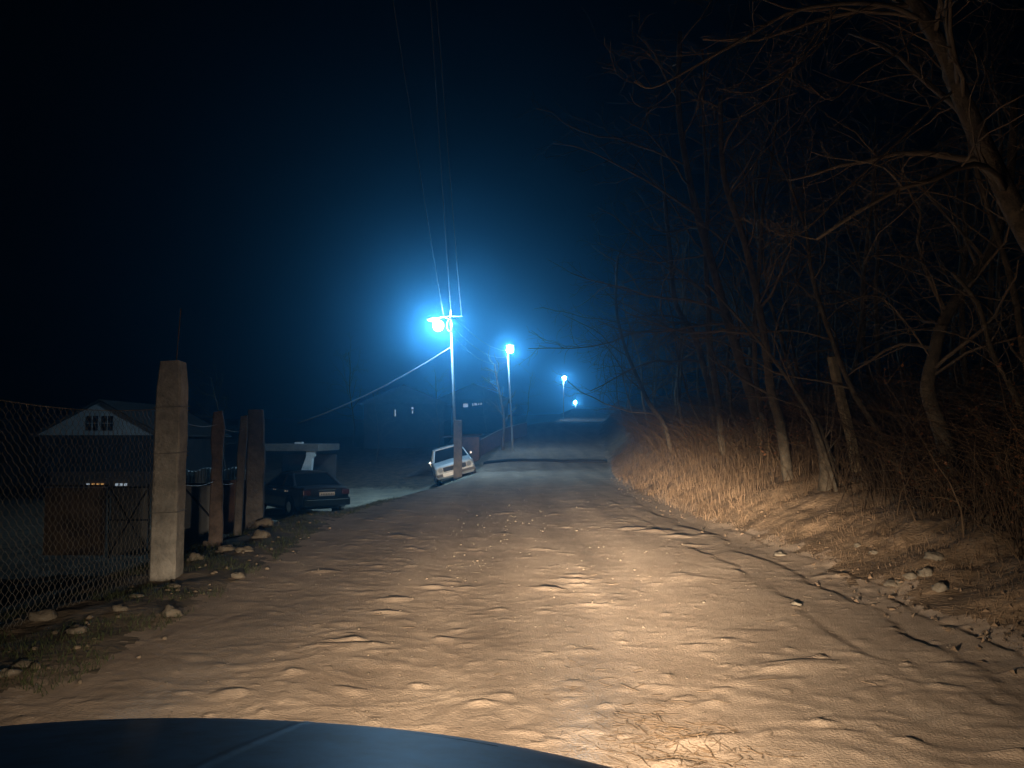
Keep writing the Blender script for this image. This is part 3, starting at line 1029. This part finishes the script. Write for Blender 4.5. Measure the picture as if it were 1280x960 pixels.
dark.rotation_euler = (0, 0, math.radians(218))

# own car: bonnet, wings, bumper, headlights
CYAW = math.radians(-9)
BYAW = math.radians(-6)
own = thing('car', 'dark car whose bonnet juts into the bottom of the view', 'car', (0, 0, 0), CYAW)
CX = -0.73


def hood_y(u):  # front edge, u -1..1
    return 1.66 - 0.19 * abs(u) ** 2.2


def hood_z(u, t):  # t 0 rear .. 1 front
    base = 0.885 + (0.722 - 0.885) * (t ** 1.5)
    return base - 0.015 * abs(u) ** 2.4 + 0.0018 * math.exp(-(u / .012) ** 2)


nu, ntt = 220, 30
v = []; f = []
for i in range(ntt + 5):
    for j in range(nu + 1):
        u = -1 + 2 * j / nu
        if i <= ntt:
            t = i / ntt
            yy = 0.42 + (hood_y(u) - 0.42) * t
            z = hood_z(u, t)
        else:
            k = (i - ntt) / 4
            yy = hood_y(u) + .045 * math.sin(k * PI / 2)
            z = hood_z(u, 1) - .075 * (1 - math.cos(k * PI / 2))
        v.append((CX + u * .86, yy, z)); 
for i in range(ntt + 4):
    for j in range(nu):
        a = i * (nu + 1) + j
        f.append((a, a + 1, a + nu + 2, a + nu + 1))
mb = MB(); mb.v = v; mb.f = f
hood = mb.build('bonnet', M_HOOD, own, smooth=True)
hood.modifiers.new('solid', 'SOLIDIFY').thickness = 0.02
for s in (-1, 1):
    secs = []
    for i in range(12):
        t = i / 11
        yy = 0.1 + (hood_y(1) - .02 - .1) * t
        z = hood_z(1, max(0, (yy - .42) / 1.1))
        secs.append([(CX + s * .855, yy, z - .012), (CX + s * .875, yy, z - .03), (CX + s * .885, yy, z - .10), (CX + s * (.875 - .05 * t ** 4), yy, z - .25), (CX + s * (.86 - .05 * t ** 4), yy, .35)])
    MB().loft(secs, close=False, caps=False).build('wing', M_HOOD, own, smooth=True)
    hl = MB().ball((CX + s * .62, 1.50, .60), (.15, .11, .075), 16, 8).build('headlight', M_LENS, own, smooth=True)
    wheel(own, CX + s * .76, .75, .30, .2)
MB().loft([[(CX + x, 1.64 - .22 * abs(x / .8) ** 2.2 + dy, z) for x in np.linspace(-.84, .84, 21)] for dy, z in ((.0, .52), (.06, .50), (.09, .42), (.08, .32), (.0, .24))], close=False, caps=False).build('bumper', M_HOOD, own, smooth=True)
MB().loft([[(CX + x, 1.645 - .2 * abs(x / .8) ** 2.2, z) for x in np.linspace(-.45, .45, 11)] for z in (.725, .53)], close=False, caps=False).build('grille', M_BLACKPL, own)
MB().tube([(CX - .62, .40, .965), (CX - .1, .47, .985), (CX + .1, .40, .96)], .012, 6).build('wiper', M_BLACKPL, own)

# ------------------------------------------------------------------ headlamp beams
def beam(name, lx, energy, az0, s1, hot=0.0):
    l = bpy.data.lights.new(name, 'POINT')
    l.energy = energy
    l.shadow_soft_size = 0.035
    l.color = (1, 1, 1)
    l.use_nodes = True
    nt = l.node_tree
    em = nt.nodes['Emission']
    geo = nt.nodes.new('ShaderNodeNewGeometry')
    rot = nt.nodes.new('ShaderNodeVectorRotate')
    rot.rotation_type = 'Z_AXIS'
    rot.inputs['Angle'].default_value = -BYAW
    nt.links.new(geo.outputs['Incoming'], rot.inputs['Vector'])
    sep = nt.nodes.new('ShaderNodeSeparateXYZ')
    nt.links.new(rot.outputs['Vector'], sep.inputs[0])

    def M(op, a, b=None, c=None, clamp=False):
        n = nt.nodes.new('ShaderNodeMath')
        n.operation = op
        n.use_clamp = clamp
        for i, q in enumerate((a, b, c)):
            if q is None:
                continue
            if isinstance(q, (int, float)):
                n.inputs[i].default_value = q
            else:
                nt.links.new(q, n.inputs[i])
        return n.outputs[0]
    X, Y, Z = sep.outputs
    az = M('SUBTRACT', M('ARCTAN2', X, Y), az0)
    down = M('MAXIMUM', M('MULTIPLY', Z, -1), 0.0)
    core = M('DIVIDE', 1.0, M('ADD', M('MULTIPLY', M('POWER', down, 2.2), 0.55), 0.036 ** 2.5))
    core = M('DIVIDE', core, M('ADD', 1.0, M('POWER', M('DIVIDE', down, 0.17), 2.5)))
    lobe = M('DIVIDE', M('SUBTRACT', az, M('SUBTRACT', M('MULTIPLY', down, 0.95), 0.075)), 0.15)
    lobe = M('EXPONENT', M('MULTIPLY', M('MULTIPLY', lobe, lobe), -1.0))
    lobe = M('MULTIPLY', lobe, M('MULTIPLY', M('MULTIPLY', down, 9.0, clamp=True), hot))
    core = M('MULTIPLY', core, M('ADD', 1.0, lobe))
    # cut-off at the horizon
    cut = M('SUBTRACT', 1.0, M('DIVIDE', M('ADD', Z, 0.09), 0.19), clamp=True)
    cut = M('MULTIPLY', cut, cut)
    # spill above the cut-off
    up = M('MAXIMUM', Z, 0.0)
    spill = M('MULTIPLY', M('EXPONENT', M('MULTIPLY', up, -8.0)), 11.0)
    spill = M('ADD', spill, M('MULTIPLY', M('EXPONENT', M('MULTIPLY', up, -1.0)), 2.1))
    wid = M('ADD', M('MULTIPLY', down, 0.95), s1)
    g1 = M('EXPONENT', M('MULTIPLY', M('POWER', M('ABSOLUTE', M('DIVIDE', az, wid)), 2.0), -0.5))
    wid2 = M('ADD', M('MULTIPLY', down, 1.25), 0.145)
    g2 = M('EXPONENT', M('MULTIPLY', M('POWER', M('ABSOLUTE', M('DIVIDE', az, wid2)), 2.0), -0.5))
    horiz = M('ADD', M('MULTIPLY', g1, 0.78), M('MULTIPLY', g2, 0.22))
    front = M('GREATER_THAN', Y, 0.0)
    g3 = M('EXPONENT', M('MULTIPLY', M('POWER', M('ABSOLUTE', M('DIVIDE', az, 0.55)), 2.0), -0.5))
    tot = M('MULTIPLY', M('ADD', M('MULTIPLY', M('MULTIPLY', core, cut), horiz), M('MULTIPLY', spill, g3)), front)
    nt.links.new(tot, em.inputs['Strength'])
    em.inputs['Color'].default_value = (1.0, 0.80, 0.58, 1)
    o = bpy.data.objects.new(name, l)
    C.objects.link(o)
    c, s = math.cos(CYAW), math.sin(CYAW)
    x_, y_ = CX + lx, 1.665
    o.location = (x_ * c - y_ * s, x_ * s + y_ * c, 0.60)
    o.parent = None
    return o


BE = 66.0
beam('headlamp_beam', 0.60, BE * 0.92, 0.045, 0.12, 1.0)
beam('headlamp_beam', -0.60, BE * 0.215, -0.02, 0.14)

# ------------------------------------------------------------------ trees
def grow(mbT, mbC, p, d, L, r, lvl, rg, maxl, droop=0.0, bias=None):
    n = max(4, int(5 + L * (1.2 if lvl < 2 else 2.0)))
    pts = [p.copy()]
    dirs = [d.normalized()]
    step = L / n
    cur = p.copy(); dv = d.normalized()
    wob = (0.10, 0.20, 0.26, 0.30)[min(lvl, 3)]
    for i in range(n):
        k = i / n
        dv = dv + Vector((rg.gauss(0, wob), rg.gauss(0, wob), rg.gauss(0, wob * .8)))
        if lvl == 0:
            dv.z += 0.06
        else:
            dv.z += -droop * (1 - k) * .9 + 0.16 * max(0, k - .55)
        if bias is not None and lvl > 0:
            dv += bias * 0.06
        dv.normalize()
        cur = cur + dv * step
        pts.append(cur.copy()); dirs.append(dv.copy())
    tipf = 0.25 if lvl == 0 else 0.3
    rad = [max(0.0018, r * (1 - (1 - tipf) * (i / n))) for i in range(n + 1)]
    (mbT if lvl == 0 else mbC).tube(pts, rad, (9, 5, 4, 3)[min(lvl, 3)], cap=(lvl < 2))
    branch_along(mbT, mbC, pts, dirs, rad, L, lvl, rg, maxl, droop, bias)


def branch_along(mbT, mbC, pts, dirs, rad, L, lvl, rg, maxl, droop, bias, start=None, count=None):
    if lvl >= maxl:
        return
    n = len(pts) - 1
    cnt = count or (int(7 + L * 1.1), int(4 + L * 2.2), int(3 + L * 5.5))[min(lvl, 2)]
    st = start if start is not None else (0.28, 0.15, 0.12)[min(lvl, 2)]
    for c in range(cnt):
        t = st + (1 - st) * ((c + rg.random()) / cnt)
        i = min(n - 1, int(t * n))
        p = pts[i].lerp(pts[i + 1], t * n - i)
        a = dirs[i + 1 if i + 1 < len(dirs) else i]
        q = a.orthogonal().normalized()
        q = Matrix.Rotation(rg.uniform(0, 2 * PI), 3, a) @ q
        ang = rg.uniform(0.55, 1.15)
        d = a * math.cos(ang) + q * math.sin(ang)
        if bias is not None:
            d += bias * 0.35
        Lc = L * rg.uniform(0.28, 0.55) * (1.05 - 0.5 * t if lvl == 0 else 1.05 - 0.6 * t)
        if Lc < 0.12:
            continue
        grow(mbT, mbC, p, d, Lc, rad[i] * rg.uniform(0.25, 0.48), lvl + 1, rg, maxl, droop, bias)


def make_tree(name, label, cat, H, r, lean, seed, loc, group=None, maxl=3, droop=0.03, bias=(-0.5, -0.2, 0)):
    rg = random.Random(seed)
    root = thing(name, label, cat, loc, 0, group)
    T, K = MB(), MB()
    grow(T, K, Vector((0, 0, -0.25)), Vector(lean), H, r, 0, rg, maxl, droop, Vector(bias))
    T.build('trunk', M_BARK, root, smooth=True)
    K.build('crown', M_TWIG, root, smooth=True)
    return root


def drawn_tree(name, label, path, rad, seed, maxl=3, extra=(), droop=0.04, bias=(-0.6, -0.2, 0), count=12, start=0.25):
    """trunk through given points; extra: hand-laid limbs (points, r0)"""
    rg = random.Random(seed)
    pts = [P(*q) for q in path]
    base = pts[0].copy()
    base.z = min(base.z, gz(base.x, base.y))
    root = thing(name, label, 'tree', tuple(base))
    pts[0].z = base.z - .15
    def dens(ps):
        out = []
        m = len(ps)
        for i in range(m - 1):
            p0, p1, p2, p3 = ps[max(i - 1, 0)], ps[i], ps[i + 1], ps[min(i + 2, m - 1)]
            for k in range(4):
                t = k / 4
                out.append(0.5 * ((2 * p1) + (p2 - p0) * t + (2 * p0 - 5 * p1 + 4 * p2 - p3) * t * t + (3 * p1 - p0 - 3 * p2 + p3) * t ** 3))
        out.append(ps[-1])
        return out
    T, K = MB(), MB()
    loc = [q - base for q in dens(pts)]
    n = len(loc)
    rr = [rad * (1 - .55 * i / (n - 1)) * (1 + .10 * mn.noise(Vector((i * .7, seed, 0)))) for i in range(n)]
    T.tube(loc, rr, 10)
    dr = [(loc[min(i + 1, n - 1)] - loc[max(i - 1, 0)]).normalized() for i in range(n)]
    L = sum((loc[i + 1] - loc[i]).length for i in range(n - 1))
    branch_along(T, K, loc, dr, rr, L, 0, rg, maxl, droop, Vector(bias), start, count)
    for (ep, er, lv) in extra:
        q = [p - base for p in dens([P(*e) for e in ep])]
        m = len(q)
        r2 = [.62 * er * (1 - .75 * i / (m - 1)) for i in range(m)]
        K.tube(q, r2, 6)
        d2 = [(q[min(i + 1, m - 1)] - q[max(i - 1, 0)]).normalized() for i in range(m)]
        L2 = sum((q[i + 1] - q[i]).length for i in range(m - 1))
        branch_along(T, K, q, d2, r2, L2, lv, rg, maxl, droop, Vector(bias), .12, int(5 + L2 * 4))
    T.build('trunk', M_BARK, root, smooth=True)
    K.build('crown', M_TWIG, root, smooth=True)
    return root


drawn_tree('tree', 'big leaning tree whose thick trunk arches over the road at the upper corner',
           [(1470, 620, 6.6), (1360, 420, 6.8), (1288, 300, 7.0), (1240, 205, 7.0), (1203, 125, 7.0), (1185, 75, 7.0), (1150, 15, 7.0), (1080, -90, 7.0)], 0.115, 5,
           extra=[([(1160, 30, 7), (1100, 5, 6.9), (1000, 12, 6.8), (930, 48, 6.7), (860, 88, 6.6), (815, 110, 6.6), (793, 102, 6.6)], .035, 1),
                  ([(1190, 115, 7), (1160, 140, 6.9), (1120, 180, 6.8), (1060, 235, 6.7), (1010, 285, 6.6), (985, 295, 6.6), (960, 287, 6.6)], .024, 1),
                  ([(1150, 20, 7), (1130, 60, 6.8), (1080, 90, 6.7), (1040, 125, 6.6), (1010, 105, 6.5)], .02, 1),
                  ([(1040, 5, 6.9), (1030, 50, 6.9), (990, 85, 6.8), (940, 115, 6.8), (895, 110, 6.7)], .018, 1),
                  ([(1050, 5, 6.9), (1000, 70, 6.9), (960, 125, 6.8), (915, 150, 6.8), (873, 158, 6.7)], .016, 1),
                  ([(1288, 300, 7.2), (1255, 262, 7.2), (1238, 225, 7.2), (1215, 170, 7.1), (1205, 130, 7.05)], .045, 2)], count=14, start=.3)
drawn_tree('tree', 'crooked tree kinked to the right standing in the reddish brush',
           [(1205, 610, 8.8), (1178, 545, 8.9), (1160, 490, 9), (1166, 450, 9), (1180, 400, 9.1), (1212, 352, 9.2), (1240, 308, 9.3), (1262, 230, 9.4), (1268, 120, 9.5)], 0.095, 6,
           extra=[([(1165, 450, 9), (1130, 400, 8.9), (1095, 370, 8.8), (1040, 380, 8.7), (1020, 375, 8.7)], .02, 1),
                  ([(1180, 400, 9.1), (1155, 330, 9), (1090, 320, 8.9), (1050, 340, 8.8)], .02, 1)], count=12)
drawn_tree('tree', 'smooth straight trunk nearest the leaning cut post on the bank',
           [(986, 578, 12), (976, 535, 12), (964, 490, 12), (958, 440, 12), (948, 380, 12.1), (930, 300, 12.2), (905, 220, 12.3), (900, 120, 12.4)], 0.085, 7, count=12)
drawn_tree('tree', 'tall slender trunk bending left up into the bluish glow',
           [(960, 580, 14.5), (945, 515, 14.5), (928, 460, 14.6), (908, 395, 14.7), (890, 330, 14.8), (870, 262, 14.9), (857, 200, 15), (848, 130, 15), (850, 40, 15)], 0.11, 8, count=13)
drawn_tree('tree', 'thin leaning sapling beside the mossy stump on the bank',
           [(1048, 590, 10.6), (1020, 535, 10.7), (995, 490, 10.8), (966, 448, 10.9), (925, 400, 11), (880, 350, 11.1)], 0.032, 9, count=9)
drawn_tree('tree', 'pale thin stem curving among the dry stalks at the bank end',
           [(948, 598, 16), (935, 560, 16), (915, 520, 16.1), (912, 480, 16.2), (895, 450, 16.3), (880, 400, 16.3)], 0.04, 10, count=9)
drawn_tree('tree', 'slanting dark trunk above the grass where the bank meets the far road',
           [(842, 580, 22), (832, 535, 22), (812, 505, 22), (798, 475, 22), (780, 430, 22.2), (770, 380, 22.3), (772, 320, 22.4)], 0.075, 32, count=10, bias=(-.15, 0, .1))
drawn_tree('tree', 'twin-kinked trunk between the slanting trunk and the pale stem',
           [(895, 575, 19), (890, 500, 19), (880, 460, 19), (868, 420, 19.1), (845, 380, 19.2), (838, 320, 19.3), (830, 240, 19.4)], 0.10, 13, count=12)
drawn_tree('tree', 'dim tree leaning in from the frame edge below the big arching trunk',
           [(1300, 600, 8.2), (1285, 540, 8.2), (1262, 480, 8.2), (1240, 440, 8.2), (1222, 380, 8.3), (1190, 340, 8.4)], 0.04, 14, count=9)
drawn_tree('tree', 'bare bushy tree in front of the second street lamp',
           [(628, 556, 47), (630, 530, 47), (627, 505, 47), (622, 480, 47), (618, 455, 47)], 0.10, 15, count=16, bias=(0, 0, .3))

# cut post and stump
o = post('fence_post', 'leaning cut wooden post in front of the thicket on the bank', 1039, 446, 1072, 584, 11.2, 0.115, 0.115, 0.3, M_POSTW, 0.012)
b = P(1035, 596, 10.9)
st = thing('stump', 'short mossy broken stump left of the leaning cut post', 'stump', (b.x, b.y, b.z))
pp = [Vector((0, 0, -.2)), Vector((0, 0, .1)), Vector((-.05, 0, .4)), Vector((-.13, .02, .7)), Vector((-.17, .02, .86))]
MB().tube(pp, [.15, .11, .09, .075, .04], 10).build('trunk', M_BARK, st, smooth=True)
mb = MB()
for k in range(9):
    a = rng.uniform(0, 6.28)
    q = Vector((rng.uniform(-.12, 0), 0, rng.uniform(.1, .7)))
    mb.tube([q, q + Vector((math.cos(a) * .25, math.sin(a) * .2, .25)), q + Vector((math.cos(a) * .32, math.sin(a) * .3, .6 + .3 * rng.random()))], [.008, .006, .003], 4)
mb.build('shoots', M_TWIG, st)

# thicket trees: a few kinds, copied
protos = []
for k in range(5):
    protos.append(make_tree('tree', 'bare thin tree in the dark thicket behind the bank', 'tree', (7.5, 6.2, 8.5, 5.5, 7)[k], (.065, .05, .08, .045, .06)[k],
                            ((-.25, -.05, 1), (-.1, .05, 1), (-.3, 0, 1), (-.45, -.1, 1), (.1, -.1, 1))[k], 100 + k, (0, 0, 0), 'bare trees of the thicket'))
spots = []
rt = random.Random(21)
yy = 9.0
while yy < 62:
    for row in range(3):
        yv = yy + rt.uniform(-1, 1)
        e = (2.4, 4.6, 8.0)[row] + rt.uniform(-.7, .9)
        xs_ = float(xr(yv)) + e
        pxs = 640 + xs_ / yv * FPX
        if yv < 11.6 and 960 < pxs < 1110:
            continue
        spots.append((xs_, yv))
    yy *= 1.115
for i, (x, yv) in enumerate(spots):
    o = protos[i] if i < 5 else copy_tree(protos[i % 5])
    o.location = (x, yv, gz(x, yv) - .05)
    sc = rt.uniform(.75, 1.2)
    o.scale = (sc, sc, sc * rt.uniform(.9, 1.1))
    o.rotation_euler = (0, 0, rt.uniform(-.7, .7))

# left-side far trees
for i, (px, D, sc) in enumerate(((548, 58, .8), (470, 52, .8), (440, 66, 1), (610, 74, .9), (655, 95, 1), (290, 40, .8))):
    o = copy_tree(protos[i % 5])
    q = P(px, 540, D)
    o.location = (q.x, D, gz(q.x, D) - .05)
    o.scale = (sc,) * 3
    o.rotation_euler = (0, 0, 2 + i)
    tag(o, 'bare tree standing dark among the houses left of the road', 'tree', 'bare trees by the houses')

# brush shrubs with dead leaves
def shrub(seed, H, nst, leaves):
    rg = random.Random(seed)
    root = thing('shrub', 'tangled shrub with reddish dead leaves at the thicket edge', 'shrub', (0, 0, 0), 0, 'shrubs at the thicket edge')
    S, F = MB(), MB()
    for k in range(nst):
        a = rg.uniform(0, 2 * PI)
        p = Vector((rg.gauss(0, .22), rg.gauss(0, .22), -.05))
        d = Vector((math.cos(a) * rg.uniform(.1, .5), math.sin(a) * rg.uniform(.1, .5), 1)).normalized()
        h = H * rg.uniform(.5, 1.1)
        pts = [p.copy()]
        for i in range(7):
            d = (d + Vector((rg.gauss(0, .14), rg.gauss(0, .14), rg.gauss(0, .06) - .04))).normalized()
            p = p + d * h / 7
            pts.append(p.copy())
        S.tube(pts, [.009 * (1 - .75 * i / 7) for i in range(8)], 4, cap=False)
        for i in range(2, 8):
            for _ in range(3):
                e = Vector((rg.gauss(0, 1), rg.gauss(0, 1), rg.gauss(.3, .6))).normalized()
                t0 = pts[i - 1].lerp(pts[i], rg.random())
                l = rg.uniform(.12, .4)
                S.tube([t0, t0 + e * l * .5 + Vector((0, 0, .02)), t0 + e * l], [.004, .003, .0016], 3, cap=False)
                for _ in range(leaves):
                    c = t0 + e * l * rg.uniform(.2, 1.05)
                    u = Vector((rg.gauss(0, 1), rg.gauss(0, 1), rg.gauss(0, 1))).normalized() * rg.uniform(.012, .028)
                    w_ = u.orthogonal().normalized() * u.length * .55
                    F.poly([c - u, c + w_, c + u, c - w_])
    S.build('stems', M_BRUSH, root)
    F.build('foliage', M_DEADLEAF, root)
    return root


sp = [shrub(60, 1.3, 16, 2), shrub(61, 1.0, 14, 1), shrub(62, 1.6, 18, 2), shrub(63, .8, 12, 0)]
i = 0
yy = 5.6
while yy < 45:
    for row in range(3):
        e = (2.0, 3.0, 4.6)[row] + rt.uniform(-.4, .5)
        yv = yy + rt.uniform(-.4, .4)
        x = float(xr(yv)) + e
        if yv < 11.6 and 930 < 640 + x / yv * FPX < 1120:
            continue
        o = sp[i] if i < 4 else copy_tree(sp[rt.randrange(4)])
        o.location = (x, yv, gz(x, yv) - .03)
        o.rotation_euler = (0, 0, rt.uniform(0, 6.28))
        sc = rt.uniform(.8, 1.3)
        o.scale = (sc, sc, sc)
        i += 1
    yy *= 1.075

# loose dry stalks everywhere along the bank top
mb = MB()
for _ in range(6500):
    yv = 5.2 + 45 * rng.random() ** 1.4
    e = abs(rng.gauss(0, 1.7)) + rng.uniform(1.2, 1.7)
    x = float(xr(yv)) + e
    z = gz(x, yv)
    h = rng.uniform(.3, 1.1) * min(1.3, .5 + e * .35)
    lx, ly = rng.gauss(-.12, .5) * h, rng.gauss(0, .4) * h
    mb.tube([(x, yv, z - .02), (x + lx * .3, yv + ly * .3, z + h * .5), (x + lx * .75, yv + ly * .75, z + h * .85), (x + lx * 1.3, yv + ly * 1.3, z + h)],
            [r_ * (1 + yv / 25) for r_ in (.003, .0026, .002, .001)], 3, cap=False)
stuff(mb.build('undergrowth', M_BRUSH))

# ------------------------------------------------------------------ lamp glare of a dirty windscreen, built as a volume
hz = MB().box((0, 268, 27), (1900, 640, 70)).build('glare_haze', mat('unused', (.5, .5, .5)))
m = bpy.data.materials.new('glare_volume')
m.use_nodes = True
nt = m.node_tree
nt.nodes.clear()
out = nt.nodes.new('ShaderNodeOutputMaterial')
vol = nt.nodes.new('ShaderNodeVolumePrincipled')
GLARE_DENSITY = 0.0076
vol.inputs['Color'].default_value = (0.13, 0.55, 1.0, 1)  # blue of the lamp glare tinted into the volume
vol.inputs['Density'].default_value = GLARE_DENSITY
vol.inputs['Anisotropy'].default_value = 0.905
nt.links.new(vol.outputs[0], out.inputs['Volume'])
hz.data.materials.clear()
hz.data.materials.append(m)
hz['kind'] = 'stuff'

# ------------------------------------------------------------------ night sky and faint added fill
w = bpy.data.worlds.new('World')
SC.world = w
w.use_nodes = True
nt = w.node_tree
bg = nt.nodes['Background']
sky = nt.nodes.new('ShaderNodeTexSky')
sky.sky_type = 'NISHITA'
sky.sun_disc = False
sky.sun_elevation = math.radians(4)
sky.sun_rotation = math.radians(160)
nt.links.new(sky.outputs[0], bg.inputs['Color'])
bg.inputs['Strength'].default_value = 0.00003
sl = bpy.data.lights.new('fill_sun', 'SUN')
sl.energy = 0.004  # unseen sun lamp, added to give the gable faint shape
sl.angle = math.radians(.5)
sl.color = (.8, .9, 1)
so = bpy.data.objects.new('fill_sun', sl)
C.objects.link(so)
so.rotation_euler = (math.radians(55), 0, math.radians(-20))

# ------------------------------------------------------------------ render settings
SC.view_settings.view_transform = 'Standard'
SC.view_settings.look = 'None'
SC.view_settings.exposure = 0
SC.view_settings.gamma = 1
SC.render.engine = 'CYCLES'
cy_ = SC.cycles
cy_.use_denoising = True
try:
    cy_.denoiser = 'OPENIMAGEDENOISE'
except Exception:
    pass
cy_.max_bounces = 4
cy_.diffuse_bounces = 2
cy_.glossy_bounces = 2
cy_.transmission_bounces = 2
cy_.volume_bounces = 0
cy_.use_light_tree = True
cy_.sample_clamp_indirect = 2.0
cy_.caustics_reflective = False
cy_.caustics_refractive = False
